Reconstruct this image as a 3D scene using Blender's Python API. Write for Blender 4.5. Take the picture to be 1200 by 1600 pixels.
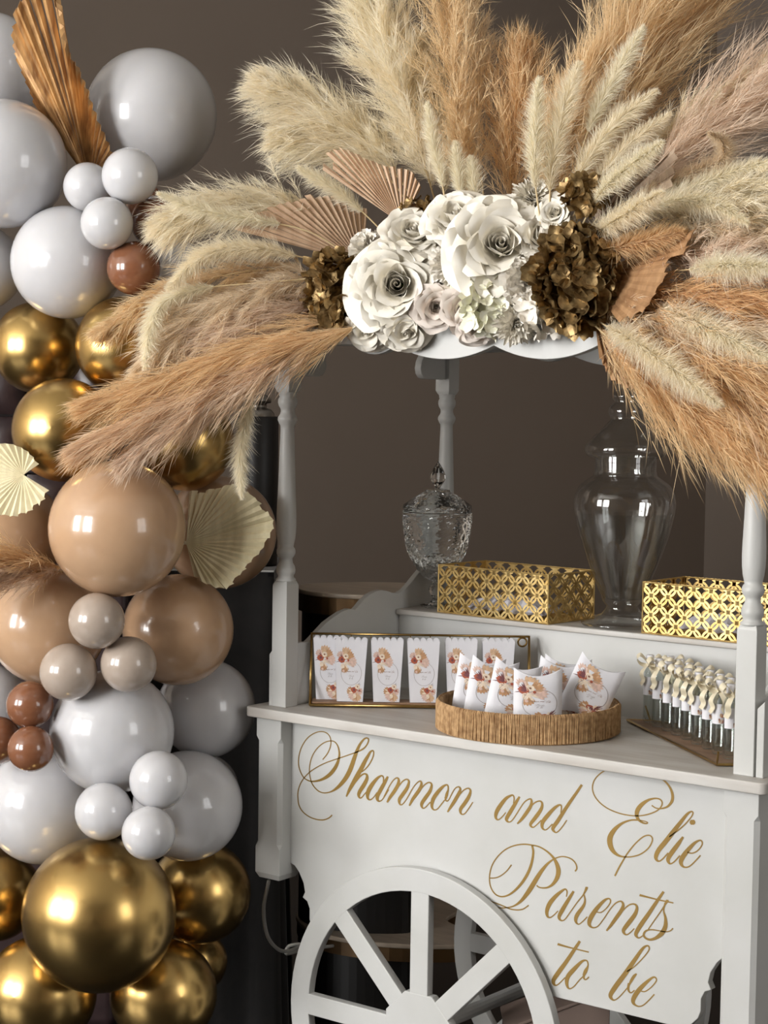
import bpy, math, random
import numpy as np
from mathutils import Vector, Matrix, Euler

for _o in list(bpy.data.objects): bpy.data.objects.remove(_o)
random.seed(7); RNG = np.random.default_rng(7)
PI = math.pi
scene = bpy.context.scene
col = scene.collection

# ------------------------------------------------------------------ camera
F = 2975.44                                   # focal length in photo pixels (1200x1600)
CAM = np.array([2.5093, -2.9282, 1.5736])
YAW, PITCH, ROLL = .6578, -.0623, .0147
_fw = np.array([-math.sin(YAW)*math.cos(PITCH), math.cos(YAW)*math.cos(PITCH), math.sin(PITCH)])
_rt = np.array([math.cos(YAW), math.sin(YAW), 0.0]); _up = np.cross(_rt, _fw)
CR = _rt*math.cos(ROLL)+_up*math.sin(ROLL); CU = -_rt*math.sin(ROLL)+_up*math.cos(ROLL)
cd = bpy.data.cameras.new('camera'); cam = bpy.data.objects.new('camera', cd); col.objects.link(cam)
cd.sensor_fit = 'VERTICAL'; cd.sensor_height = 36.0; cd.lens = F/1600*36.0
cd.clip_start = .05
cam.matrix_world = Matrix(((CR[0], CU[0], -_fw[0], CAM[0]), (CR[1], CU[1], -_fw[1], CAM[1]),
                           (CR[2], CU[2], -_fw[2], CAM[2]), (0, 0, 0, 1)))
scene.camera = cam

# ------------------------------------------------------------------ light and exposure
scene.view_settings.view_transform = 'Standard'; scene.view_settings.look = 'None'
scene.view_settings.gamma = 1.0; scene.view_settings.use_curve_mapping = False
scene.view_settings.exposure = 0.2
wd = bpy.data.worlds.new('world'); scene.world = wd; wd.use_nodes = True
wd.node_tree.nodes['Background'].inputs[0].default_value = (.9, .95, 1.0, 1)
wd.node_tree.nodes['Background'].inputs[1].default_value = .06
def area_light(name, loc, rot, sx, sy, power, color):
    l = bpy.data.lights.new(name, 'AREA'); l.shape = 'RECTANGLE'; l.size = sx; l.size_y = sy
    l.energy = power; l.color = color
    o = bpy.data.objects.new(name, l); col.objects.link(o); o.location = loc; o.rotation_euler = rot
    return o
ZW = (1.05, 3.15)                              # window sill and head heights
DAY = (1.0, .995, .985)
for _x, _n in ((-2.45, 'window_front_left_offscreen'), (-.55, 'window_front_right_offscreen')):   # daylight through the two tall windows facing the cart
    area_light(_n, (_x, -5.12, sum(ZW)/2), (PI/2, 0, 0), 1.35, ZW[1]-ZW[0], 205, DAY)
area_light('window_side_offscreen', (5.12, -.6, 2.1), (PI/2, 0, PI/2), 1.4, 2.1, 44, DAY)

# ------------------------------------------------------------------ pixel -> place helpers
def ray(x, y): return _fw+(x-600)/F*CR-(y-800)/F*CU
def at_depth(x, y, d): return CAM+d*ray(x, y)
def at_plane(x, y, ax, v):
    r = ray(x, y); return CAM+(v-CAM[ax])/r[ax]*r
def size_at(px, d): return px*d/F

# ------------------------------------------------------------------ materials
M = {}
def new_mat(name):
    m = bpy.data.materials.new(name); m.use_nodes = True; M[name] = m
    nt = m.node_tree; return m, nt, nt.nodes['Principled BSDF'], nt.nodes['Material Output']
def srgb(r, g, b):
    f = lambda c: (c/255/12.92) if c/255 <= .04045 else ((c/255+.055)/1.055)**2.4
    return (f(r), f(g), f(b), 1)
def simple(name, c, rough=.5, metal=0., c2=None, scale=20., bump=0., bscale=None, coat=0., sheen=0., sss=0., detail=4., stretch=None):
    """principled with optional noise mottling between c and c2 and fine noise relief"""
    m, nt, b, out = new_mat(name)
    b.inputs['Base Color'].default_value = c; b.inputs['Roughness'].default_value = rough
    b.inputs['Metallic'].default_value = metal
    b.inputs['Coat Weight'].default_value = coat; b.inputs['Coat Roughness'].default_value = .04
    b.inputs['Sheen Weight'].default_value = sheen
    if sss: b.inputs['Subsurface Weight'].default_value = sss; b.inputs['Subsurface Radius'].default_value = (.02, .015, .01)
    tc = nt.nodes.new('ShaderNodeTexCoord'); vec = tc.outputs['Object']
    if stretch:
        mp = nt.nodes.new('ShaderNodeMapping'); mp.inputs['Scale'].default_value = stretch
        nt.links.new(vec, mp.inputs['Vector']); vec = mp.outputs[0]
    if c2 is not None:
        n = nt.nodes.new('ShaderNodeTexNoise'); n.inputs['Scale'].default_value = scale; n.inputs['Detail'].default_value = detail
        r = nt.nodes.new('ShaderNodeValToRGB'); r.color_ramp.elements[0].color = c; r.color_ramp.elements[1].color = c2
        r.color_ramp.elements[0].position = .35; r.color_ramp.elements[1].position = .68
        nt.links.new(vec, n.inputs['Vector']); nt.links.new(n.outputs[0], r.inputs[0]); nt.links.new(r.outputs[0], b.inputs['Base Color'])
    if bump:
        n2 = nt.nodes.new('ShaderNodeTexNoise'); n2.inputs['Scale'].default_value = bscale or scale*4; n2.inputs['Detail'].default_value = 5
        bp = nt.nodes.new('ShaderNodeBump'); bp.inputs['Strength'].default_value = bump; bp.inputs['Distance'].default_value = .002
        nt.links.new(vec, n2.inputs['Vector']); nt.links.new(n2.outputs[0], bp.inputs['Height']); nt.links.new(bp.outputs[0], b.inputs['Normal'])
    return m
def fibre(name, c, c2, trans=.35):
    """dry grass hair: tone picked per hair from the 'rnd' attribute, some light passes through"""
    m, nt, b, out = new_mat(name)
    a = nt.nodes.new('ShaderNodeAttribute'); a.attribute_name = 'rnd'
    r = nt.nodes.new('ShaderNodeValToRGB'); r.color_ramp.elements[0].color = c; r.color_ramp.elements[1].color = c2
    nt.links.new(a.outputs['Fac'], r.inputs[0])
    b.inputs['Roughness'].default_value = .62; b.inputs['Sheen Weight'].default_value = .25
    b.inputs['Specular IOR Level'].default_value = .3
    t = nt.nodes.new('ShaderNodeBsdfTranslucent'); mx = nt.nodes.new('ShaderNodeMixShader'); mx.inputs[0].default_value = trans
    nt.links.new(r.outputs[0], b.inputs['Base Color']); nt.links.new(r.outputs[0], t.inputs['Color'])
    nt.links.new(b.outputs[0], mx.inputs[1]); nt.links.new(t.outputs[0], mx.inputs[2]); nt.links.new(mx.outputs[0], out.inputs['Surface'])
    return m
def thin_glass(name, tint=(.93, .95, .94, 1), rough=.0, boost=1.0):
    """blown glass wall: clear film that mirrors by its Fresnel term"""
    m, nt, b, out = new_mat(name)
    nt.nodes.remove(b)
    fr = nt.nodes.new('ShaderNodeLayerWeight'); fr.inputs['Blend'].default_value = .5
    po = nt.nodes.new('ShaderNodeMath'); po.operation = 'POWER'; po.inputs[1].default_value = 4.0
    mu = nt.nodes.new('ShaderNodeMath'); mu.operation = 'MULTIPLY_ADD'; mu.inputs[1].default_value = .55*boost; mu.inputs[2].default_value = .05*boost; mu.use_clamp = True
    nt.links.new(fr.outputs['Facing'], po.inputs[0])
    tr = nt.nodes.new('ShaderNodeBsdfTransparent'); tr.inputs[0].default_value = tint
    gl = nt.nodes.new('ShaderNodeBsdfGlossy'); gl.inputs['Roughness'].default_value = rough
    mx = nt.nodes.new('ShaderNodeMixShader')
    nt.links.new(po.outputs[0], mu.inputs[0]); nt.links.new(mu.outputs[0], mx.inputs[0])
    nt.links.new(tr.outputs[0], mx.inputs[1]); nt.links.new(gl.outputs[0], mx.inputs[2]); nt.links.new(mx.outputs[0], out.inputs['Surface'])
    return m

simple('white_paint', srgb(199, 199, 197), .42, c2=srgb(191, 191, 187), scale=5, bump=.06, bscale=60)
simple('worn_paint', srgb(200, 197, 192), .5, c2=srgb(178, 171, 163), scale=7, bump=.08, bscale=70, stretch=(.6, 5, 3))
simple('wall_paint', srgb(150, 136, 124), .7, c2=srgb(145, 131, 119), scale=1.2, bump=.05, bscale=240)
simple('ceiling_paint', srgb(235, 232, 226), .8, c2=srgb(228, 225, 219), scale=2)
simple('outer_wall', srgb(190, 180, 168), .8, c2=srgb(182, 172, 160), scale=2)
simple('black_floor', srgb(26, 24, 23), .32, c2=srgb(16, 15, 14), scale=3, bump=.04, bscale=50)
simple('window_white', srgb(225, 225, 222), .5)
simple('black_cloth', srgb(24, 20, 18), .85, c2=srgb(16, 13, 12), scale=30, sheen=.3)
simple('black_plastic', srgb(20, 18, 17), .45, c2=srgb(26, 23, 21), scale=8)
simple('steel', srgb(150, 145, 138), .3, 1.0)
simple('dark_leather', srgb(52, 38, 38), .35, c2=srgb(40, 28, 29), scale=25, bump=.15, bscale=220)
simple('bronze_wood', srgb(176, 160, 142), .3, c2=srgb(152, 138, 122), scale=6, stretch=(1, 6, 1))
simple('bronze_edge', srgb(112, 84, 50), .35, .6, c2=srgb(70, 52, 32), scale=4)
simple('taupe_board', srgb(128, 110, 100), .6, c2=srgb(118, 101, 92), scale=6)
simple('cable_white', srgb(200, 200, 196), .4)
simple('vinyl_gold', srgb(150, 120, 60), .38, .4, c2=srgb(136, 107, 52), scale=6)
simple('brass', srgb(176, 146, 92), .28, 1.0, c2=srgb(150, 120, 70), scale=30)
simple('lattice_gold', srgb(232, 204, 140), .42, .85, c2=srgb(204, 168, 100), scale=40, bump=.05, bscale=400)
simple('card_white', srgb(224, 223, 227), .55, c2=srgb(219, 218, 223), scale=30)
simple('wood_base', srgb(150, 118, 92), .55, c2=srgb(128, 98, 74), scale=8, stretch=(1, 8, 1))
simple('jute', srgb(196, 160, 116), .9, c2=srgb(150, 114, 76), scale=90, bump=.5, bscale=300)
simple('ribbon', srgb(232, 222, 196), .35, sheen=.5, c2=srgb(220, 208, 178), scale=40)
simple('tissue', srgb(236, 234, 240), .6, c2=srgb(222, 220, 230), scale=30)
# latex and foil
simple('latex_white', srgb(198, 197, 199), .2, coat=.5, sss=.15)
simple('latex_tan', srgb(186, 152, 120), .22, coat=.5, c2=srgb(182, 148, 117), scale=3, sss=.08)
simple('latex_brown', srgb(130, 85, 60), .2, coat=.5, c2=srgb(124, 80, 56), scale=3, sss=.05)
simple('latex_greige', srgb(172, 157, 144), .22, coat=.5, c2=srgb(168, 153, 140), scale=3, sss=.05)
simple('foil_gold', srgb(196, 164, 104), .27, 1.0, c2=srgb(190, 158, 99), scale=2)
# dried leaves and grasses
simple('palm_pink', srgb(226, 196, 166), .55, c2=srgb(204, 170, 140), scale=9, bump=.12, bscale=90, stretch=(6, 6, 1))
simple('palm_brown', srgb(184, 144, 104), .5, c2=srgb(146, 108, 74), scale=9, bump=.12, bscale=90, stretch=(6, 6, 1))
simple('palm_bronze', srgb(214, 170, 114), .4, .25, c2=srgb(146, 104, 64), scale=10, bump=.12, bscale=90, stretch=(6, 6, 1))
simple('palm_cream', srgb(222, 212, 178), .6, c2=srgb(202, 190, 154), scale=9, bump=.1, bscale=90, stretch=(6, 6, 1))
simple('palm_grey', srgb(200, 178, 156), .6, c2=srgb(168, 146, 126), scale=9, bump=.1, bscale=90, stretch=(6, 6, 1))
simple('stem_straw', srgb(226, 204, 160), .5, c2=srgb(206, 180, 134), scale=20)
fibre('hair_cream', srgb(253, 242, 218), srgb(255, 250, 234), .46)
fibre('hair_ivory', srgb(255, 246, 224), srgb(255, 252, 238), .46)
fibre('hair_beige', srgb(240, 222, 196), srgb(250, 236, 212), .42)
fibre('hair_tan', srgb(238, 212, 170), srgb(250, 230, 194), .42)
fibre('hair_golden', srgb(234, 202, 156), srgb(248, 222, 180), .42)
fibre('hair_reed', srgb(230, 202, 170), srgb(246, 222, 192), .42)
fibre('hair_ginger', srgb(228, 190, 142), srgb(244, 210, 162), .42)
fibre('hair_mauve', srgb(232, 210, 188), srgb(246, 228, 208), .42)
# flowers
simple('petal_white', srgb(246, 241, 230), .55, c2=srgb(240, 233, 217), scale=3)
simple('petal_cool', srgb(248, 243, 233), .6, c2=srgb(243, 236, 224), scale=3)
simple('petal_blush', srgb(246, 236, 226), .55, c2=srgb(238, 225, 214), scale=3)
simple('petal_green', srgb(249, 247, 234), .55, c2=srgb(240, 238, 208), scale=3)
simple('petal_gold', srgb(182, 154, 106), .42, .7, c2=srgb(116, 92, 58), scale=2.5, bump=.2, bscale=20)
simple('leaf_green', srgb(120, 160, 52), .5, c2=srgb(92, 134, 40), scale=30)
simple('foam_green', srgb(70, 70, 48), .9, c2=srgb(56, 58, 40), scale=40)
# print inks
for _n, _c in (('ink_tan', (196, 150, 110)), ('ink_palm', (216, 180, 146)), ('ink_red', (178, 92, 66)), ('ink_cream', (240, 222, 200)),
               ('ink_brown', (150, 104, 80)), ('ink_grey', (176, 168, 166)), ('ink_plum', (120, 70, 74)), ('ink_blush', (222, 190, 176))):
    simple(_n, srgb(*_c), .6, c2=srgb(*[int(v*.88) for v in _c]), scale=200)
thin_glass('jar_glass', (.955, .965, .96, 1), 0., 1.7)
thin_glass('tray_glass', (.93, .92, .9, 1))
thin_glass('bottle_glass', (.93, .95, .94, 1), 0., 1.6)
_m, _nt, _b, _o2 = new_mat('crystal')
_b.inputs['Base Color'].default_value = (.97, .985, .985, 1); _b.inputs['Transmission Weight'].default_value = 1.0
_b.inputs['Roughness'].default_value = .0; _b.inputs['IOR'].default_value = 1.5

# ------------------------------------------------------------------ mesh helpers
class MB:
    """collects vertices and faces for ONE mesh"""
    def __init__(s): s.v = []; s.f = []; s.m = []
    def add(s, vs, fs, mi=0):
        o = len(s.v); s.v.extend([tuple(map(float, p)) for p in vs]); s.f.extend([tuple(i+o for i in q) for q in fs]); s.m.extend([mi]*len(fs)); return s
    def box(s, x0, x1, y0, y1, z0, z1, mi=0):
        vs = [(x, y, z) for x in (x0, x1) for y in (y0, y1) for z in (z0, z1)]
        return s.add(vs, [(0, 1, 3, 2), (4, 6, 7, 5), (0, 4, 5, 1), (2, 3, 7, 6), (0, 2, 6, 4), (1, 5, 7, 3)], mi)
    def lathe(s, prof, n=32, c=(0, 0, 0), closed=False, mi=0):
        """prof: list of (r,z); c: base centre"""
        vs = []; fs = []
        for r, z in prof:
            for k in range(n):
                a = 2*PI*k/n; vs.append((c[0]+r*math.cos(a), c[1]+r*math.sin(a), c[2]+z))
        for i in range(len(prof)-1):
            for k in range(n):
                k2 = (k+1) % n; fs.append((i*n+k, i*n+k2, (i+1)*n+k2, (i+1)*n+k))
        if closed:
            fs.append(tuple(range(n-1, -1, -1))); fs.append(tuple((len(prof)-1)*n+k for k in range(n)))
        return s.add(vs, fs, mi)
    def prism(s, poly, f0, f1, mi=0):
        """poly: 2-D outline; f0/f1 map (a,b)->3-D for the two faces"""
        n = len(poly); vs = [f0(*p) for p in poly]+[f1(*p) for p in poly]
        fs = [tuple(range(n)), tuple(range(2*n-1, n-1, -1))]+[(i, n+i, n+(i+1) % n, (i+1) % n) for i in range(n)]
        return s.add(vs, fs, mi)
    def tube(s, pts, r, n=8, cap=True, mi=0):
        P = [np.array(p, float) for p in pts]; vs = []; fs = []
        rr = r if hasattr(r, '__len__') else [r]*len(P)
        t0 = P[1]-P[0]; t0 /= np.linalg.norm(t0)
        a = np.cross(t0, (0, 0, 1.0))
        if np.linalg.norm(a) < 1e-3: a = np.cross(t0, (1.0, 0, 0))
        a /= np.linalg.norm(a)
        for i, p in enumerate(P):
            t = P[min(i+1, len(P)-1)]-P[max(i-1, 0)]; t /= (np.linalg.norm(t)+1e-9)
            a = a-t*np.dot(a, t); a /= (np.linalg.norm(a)+1e-9); b = np.cross(t, a)
            for k in range(n):
                q = 2*PI*k/n; vs.append(p+rr[i]*(math.cos(q)*a+math.sin(q)*b))
        for i in range(len(P)-1):
            for k in range(n):
                k2 = (k+1) % n; fs.append((i*n+k, i*n+k2, (i+1)*n+k2, (i+1)*n+k))
        if cap: fs.append(tuple(range(n-1, -1, -1))); fs.append(tuple((len(P)-1)*n+k for k in range(n)))
        return s.add(vs, fs, mi)
    def grid(s, G, mi=0):
        """G: rows of points -> quad sheet"""
        r, c = len(G), len(G[0])
        return s.add([p for row in G for p in row], [(i*c+j, i*c+j+1, (i+1)*c+j+1, (i+1)*c+j) for i in range(r-1) for j in range(c-1)], mi)
    def mesh(s, name, mats, smooth=False):
        me = bpy.data.meshes.new(name); me.from_pydata(s.v, [], s.f)
        for m in (mats if isinstance(mats, (list, tuple)) else [mats]): me.materials.append(M[m])
        if len(me.materials) > 1: me.polygons.foreach_set('material_index', s.m)
        if smooth: me.polygons.foreach_set('use_smooth', [True]*len(me.polygons))
        me.update(); return me
    def build(s, name, mats, parent=None, smooth=False, bevel=0., loc=None, rot=None):
        return link(name, s.mesh(name, mats, smooth), parent, bevel, loc, rot)
def link(name, me, parent=None, bevel=0., loc=None, rot=None):
    o = bpy.data.objects.new(name, me); col.objects.link(o)
    if parent is not None:
        o.parent = parent
        if parent.get('world_parts'): o.location = -Vector(parent['world_parts'])
    if loc is not None: o.location = loc
    if rot is not None: o.rotation_euler = rot
    if bevel:
        b = o.modifiers.new('bevel', 'BEVEL'); b.width = bevel; b.segments = 2; b.limit_method = 'ANGLE'; b.angle_limit = .7
        for p in me.polygons: p.use_smooth = True
        w = o.modifiers.new('wn', 'WEIGHTED_NORMAL'); w.keep_sharp = False
    return o
def smooth_by_angle(me, ang=.7):
    import bmesh
    bm = bmesh.new(); bm.from_mesh(me)
    for e in bm.edges:
        if len(e.link_faces) == 2: e.smooth = e.calc_face_angle(0) < ang
    for f in bm.faces: f.smooth = True
    bm.to_mesh(me); bm.free()
def thing(name, label, cat, loc, group=None, world=False, rot=None):
    """an Empty at the thing's base that parents its parts; world=True: parts are given in world coordinates"""
    o = bpy.data.objects.new(name, None); col.objects.link(o); o.location = tuple(map(float, loc)); o.empty_display_size = .05
    if rot is not None: o.rotation_euler = rot
    tag(o, label, cat, group)
    if world: o['world_parts'] = [float(v) for v in loc]
    return o
def tag(o, label=None, cat=None, group=None, kind=None):
    for k, v in (('label', label), ('category', cat), ('group', group), ('kind', kind)):
        if v: o[k] = v
    return o
def copy_tree(o, parent=None):
    c = o.copy(); col.objects.link(c)
    if parent is not None: c.parent = parent
    for ch in list(o.children): copy_tree(ch, c)
    return c
def catmull(P, n=8, closed=False):
    P = [np.array(p, float) for p in P]; out = []
    m = len(P)
    for i in range(m if closed else m-1):
        p0 = P[(i-1) % m] if closed or i > 0 else 2*P[0]-P[1]
        p1 = P[i]; p2 = P[(i+1) % m]
        p3 = P[(i+2) % m] if closed or i+2 < m else 2*P[-1]-P[-2]
        for k in range(n):
            t = k/n; out.append(.5*((2*p1)+(-p0+p2)*t+(2*p0-5*p1+4*p2-p3)*t*t+(-p0+3*p1-3*p2+p3)*t**3))
    if not closed: out.append(P[-1])
    return out
def basis(n, roll=0.):
    """rotation matrix whose local +Z is n"""
    n = np.array(n, float); n /= np.linalg.norm(n)
    q = Vector(n).to_track_quat('Z', 'Y').to_matrix().to_4x4()
    return q @ Matrix.Rotation(roll, 4, 'Z')

# ------------------------------------------------------------------ room
XL, XR, YB, YF, ZC = -1.5, 5.0, 4.58, -5.0, 3.45
def struct(name, mb, mat, smooth=False):
    o = mb.build(name, mat, smooth=smooth); o['kind'] = 'structure'; return o
struct('floor', MB().box(-4.2, XR+.2, YF-.2, YB+.2, -.12, 0), 'black_floor')
struct('ceiling', MB().box(-4.2, XR+.2, YF-.2, YB+.2, ZC, ZC+.12), 'ceiling_paint')
struct('wall_left', MB().box(XL-.2, XL, .2, YB+.2, 0, ZC), 'wall_paint')
struct('wall_return', MB().box(-4.2, XL-.2, .2, .4, 0, ZC), 'wall_paint')
struct('wall_far_left', MB().box(-4.2, -4.0, YF-.2, .2, 0, ZC), 'outer_wall')
struct('wall_back', MB().box(XL, XR+.2, YB, YB+.2, 0, ZC), 'wall_paint')
def wall_with_openings(name, axis, c0, c1, a0, a1, ops, mat):
    """axis 'y': slab between Y=c0..c1 spanning X=a0..a1; ops: (a,b,z0,z1)"""
    mb = MB()
    def bx(p, q, z0, z1):
        if axis == 'y': mb.box(p, q, c0, c1, z0, z1)
        else: mb.box(c0, c1, p, q, z0, z1)
    cur = a0
    for (p, q, z0, z1) in sorted(ops):
        bx(cur, p, 0, ZC); bx(p, q, 0, z0); bx(p, q, z1, ZC); cur = q
    bx(cur, a1, 0, ZC)
    return struct(name, mb, mat)
wall_with_openings('wall_front', 'y', YF-.2, YF, -4.2, XR+.2, [(-3.15, -1.75, *ZW), (-1.25, .15, *ZW)], 'outer_wall')
wall_with_openings('wall_right', 'x', XR, XR+.2, YF-.2, YB+.2, [(-1.3, .1, 1.05, 3.15)], 'outer_wall')
def window(name, axis, c, a0, a1, z0, z1):
    w = bpy.data.objects.new(name, None); col.objects.link(w); w['kind'] = 'structure'
    def bar(nm, p, q, r, s, t=.05):
        mb = MB()
        if axis == 'y': mb.box(p, q, c, c+t, r, s)
        else: mb.box(c-t, c, p, q, r, s)
        mb.build(nm, 'window_white', w)
    f = .06
    bar('window_frame', a0, a0+f, z0, z1); bar('window_frame', a1-f, a1, z0, z1); bar('window_frame', a0, a1, z0, z0+f); bar('window_frame', a0, a1, z1-f, z1)
    m = (a0+a1)/2; bar('mullion', m-.05, m+.05, z0, z1)
    for k in (1, 2): zz = z0+(z1-z0)*k/3; bar('glazing_bar', a0, a1, zz-.018, zz+.018, .03)

window('window_1', 'y', YF-.1, -3.15, -1.75, *ZW)
window('window_2', 'y', YF-.1, -1.25, .15, *ZW)
window('window_3', 'x', XR+.1, -1.3, .1, 1.05, 3.15)


# ------------------------------------------------------------------ the candy cart
ZT = .93; WC, DC = 1.05, .5525                 # counter height, post spacing along X and Y
cart = thing('candy_cart', 'white painted wooden candy cart with spoked wheels, turned posts and gold lettering', 'cart', (WC/2-.02, DC/2, 0), world=True)
PW = .0385
# counter top with softened edges
def rounded_rect(x0, x1, y0, y1, r, n=5):
    out = []
    for cx, cy, a in ((x1-r, y1-r, 0), (x0+r, y1-r, PI/2), (x0+r, y0+r, PI), (x1-r, y0+r, 1.5*PI)):
        for k in range(n+1): q = a+PI/2*k/n; out.append((cx+r*math.cos(q), cy+r*math.sin(q)))
    return out
MB().prism(rounded_rect(-.078, WC+.04, -.037, DC+.05, .012), lambda a, b: (a, b, ZT), lambda a, b: (a, b, ZT-.021)).build('counter_top', 'worn_paint', cart, bevel=.003)
# turned posts: square block, beads, shaft, square block
zz = lambda y: ZT+(1106-y)/765.6
post_prof = [(15, 909), (15.5, 906), (12.5, 903), (12, 900), (14.2, 896), (14.6, 891), (13.5, 885), (10.5, 880), (10, 876), (10, 873), (12, 870), (14.2, 866), (14.4, 861), (13, 857),
             (11.2, 855), (12, 850), (13.6, 843), (14.8, 832), (15.2, 820), (15, 805), (14.4, 790), (13.6, 770), (12.7, 745), (11.8, 715), (11, 690), (10.4, 672), (10.6, 666), (13, 662), (15, 657), (14.6, 653),
             (11.5, 648), (10.4, 644), (10.6, 640), (13.6, 635), (14.8, 630), (14.4, 625), (12.4, 621), (13.4, 619), (13.4, 616), (15, 613)]
def make_post(cx, cy, out_dir):
    box_mb = [MB()]; h = PW/2
    def sq(z0, z1, ctop, cbot, mb=None):
        mb = box_mb[0]
        # square block with chamfered ends (lamb's tongue)
        rings = []
        if cbot: rings.append((h*.80, z0-.0))
        rings.append((h, z0+(.009 if cbot else 0))); rings.append((h, z1-(.009 if ctop else 0)))
        if ctop: rings.append((h*.80, z1))
        vs = [(cx+sx*r, cy+sy*r, z) for r, z in rings for sx, sy in ((-1, -1), (1, -1), (1, 1), (-1, 1))]
        fs = [(4*i+k, 4*i+(k+1) % 4, 4*i+4+(k+1) % 4, 4*i+4+k) for i in range(len(rings)-1) for k in range(4)]
        fs += [(3, 2, 1, 0), tuple(4*(len(rings)-1)+k for k in range(4))]
        mb.add(vs, fs)
    sq(ZT, zz(908), True, False); o = box_mb[0].build('post', 'white_paint', cart, bevel=.0015)
    box_mb[0] = MB(); sq(zz(614), 1.70, False, True); box_mb[0].build('post_head', 'white_paint', o, bevel=.0015).location = (0, 0, 0)
    t = MB().lathe([(r/765.6*1.03, zz(y)) for r, y in post_prof], 28, (cx, cy, 0), closed=True)
    t.build('turned_shaft', 'white_paint', o, smooth=True).location = (0, 0, 0)
    # thicker outer cheek at the foot of the post
    x0, x1 = (cx-h-.0065, cx-h+.001) if out_dir < 0 else (cx+h+.004, cx+h+.018)
    p = [(x0, ZT), (x1, ZT), (x1, 1.045), (x0, 1.036)] if out_dir < 0 else [(x0, ZT), (x1, ZT), (x1, 1.062), (x0, 1.048)]
    MB().prism(p, lambda a, b: (a, cy-h, b), lambda a, b: (a, cy+h, b)).build('post_cheek', 'white_paint', o, bevel=.0015).location = (0, 0, 0)
posts = [(-PW/2, PW/2, -1), (WC-PW/2, PW/2, 1), (-PW/2, DC+PW/2, -1), (WC-PW/2, DC+PW/2, 1)]
for p in posts: make_post(*p)
# sturdier base posts under the counter, edges chamfered between two stops
def make_base_post(cx, cy, z0):
    mb = MB(); h = .033; c = .008
    rings = [(z0, h-.006, 0), (z0+.012, h, 0), (z0+.065, h, 0), (z0+.075, h, c), (ZT-.072, h, c), (ZT-.062, h, 0), (ZT-.0205, h, 0)]
    vs = []; fs = []
    for z, r, ch in rings:
        ch = max(ch, .0008)
        for sx, sy, order in ((-1, -1, 0), (1, -1, 1), (1, 1, 0), (-1, 1, 1)):
            a = (cx+sx*r, cy+sy*(r-ch), z); b = (cx+sx*(r-ch), cy+sy*r, z)
            vs += [a, b] if order == 0 else [b, a]
    n = 8
    for i in range(len(rings)-1):
        for k in range(n): fs.append((i*n+k, i*n+(k+1) % n, (i+1)*n+(k+1) % n, (i+1)*n+k))
    fs += [tuple(range(n-1, -1, -1)), tuple((len(rings)-1)*n+k for k in range(n))]
    mb.add(vs, fs).build('base_post', 'white_paint', cart)
for cx in (-.031, WC-.014):
    for cy in (.018, DC+.012): make_base_post(cx, cy, .573 if cx < .5 else .06)
# front and back panels with the stepped ogee cut-outs at the lower corners
PX0, PX1, PZ0 = .001, 1.004, .46
half = [(0, .606), (.012, .602), (.024, .590), (.036, .570), (.040, .552), (.034, .540), (.046, .534), (.053, .520), (.053, .498), (.058, .484), (.075, .466), (.10, .46)]
WX, WZ, WR, RC = .354, .333, .324, .298          # wheel centre and radius, radius of the wheel cut-out in the panel
def panel_outline():
    inside = lambda p: math.hypot(p[0]-WX, p[1]-WZ) < RC
    L = [(PX0, ZT-.021)]+[(PX0+a, z) for a, z in half if not inside((PX0+a, z))]
    x, z = L[-1]; a0 = math.atan2(z-WZ, x-WX); a1 = math.asin((PZ0-WZ)/RC)
    A = [(WX+RC*math.cos(a0+(a1-a0)*k/28), WZ+RC*math.sin(a0+(a1-a0)*k/28)) for k in range(29)]
    Rr = [(PX1-a, z) for a, z in reversed(half)]+[(PX1, ZT-.021)]
    return L+A+Rr
YP = .02
fp = MB().prism(panel_outline(), lambda a, b: (a, YP, b), lambda a, b: (a, YP+.018, b)).build('front_panel', 'white_paint', cart, bevel=.0015)
MB().box(PX0, PX1, DC-.02, DC-.002, .645, ZT-.021).build('back_panel', 'white_paint', cart)
for x0, nm in ((-.031, 'side_skirt'), (WC-.031, 'side_skirt')):
    MB().box(x0, x0+.018, .04, DC-.02, .645, ZT-.021).build(nm, 'white_paint', cart)
# wave-topped side boards above the counter
wave_px = [(480, 1003), (488, 995), (497, 985), (508, 973), (520, 964), (532, 956), (543, 951.5), (550, 951.5), (553, 953), (558, 948), (566, 938), (575, 930), (585, 924), (594, 921.5), (603, 923), (612, 926), (621, 927), (630, 922), (640, 911), (652, 896), (664, 882), (680, 868), (700, 858)]
def side_board(xc):
    W = [at_plane(x, y, 0, -.01) for x, y in wave_px]
    prof = [(PW*.5, ZT), (PW*.5, 1.06)]+[(p[1], p[2]) for p in W]
    yend = DC+.01
    prof = [q for q in prof if q[0] < yend]+[(yend, prof[-1][1]+.0), (yend, ZT)]
    MB().prism(prof, lambda a, b: (xc-.007, a, b), lambda a, b: (xc+.007, a, b)).build('side_board', 'white_paint', cart, bevel=.0015)
side_board(-.014); side_board(WC-.024)
# raised back shelf: riser and slightly overhanging top
YS, ZS = .3746, 1.1024
MB().box(-.006, WC-.032, YS+.012, YS+.026, ZT, ZS-.012).build('shelf_riser', 'white_paint', cart)
MB().box(-.007, WC-.031, YS, DC+.045, ZS-.012, ZS).build('shelf_top', 'worn_paint', cart, bevel=.003)
MB().box(-.006, WC-.032, DC+.03, DC+.044, ZT, ZS-.012).build('shelf_back', 'white_paint', cart)
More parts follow.
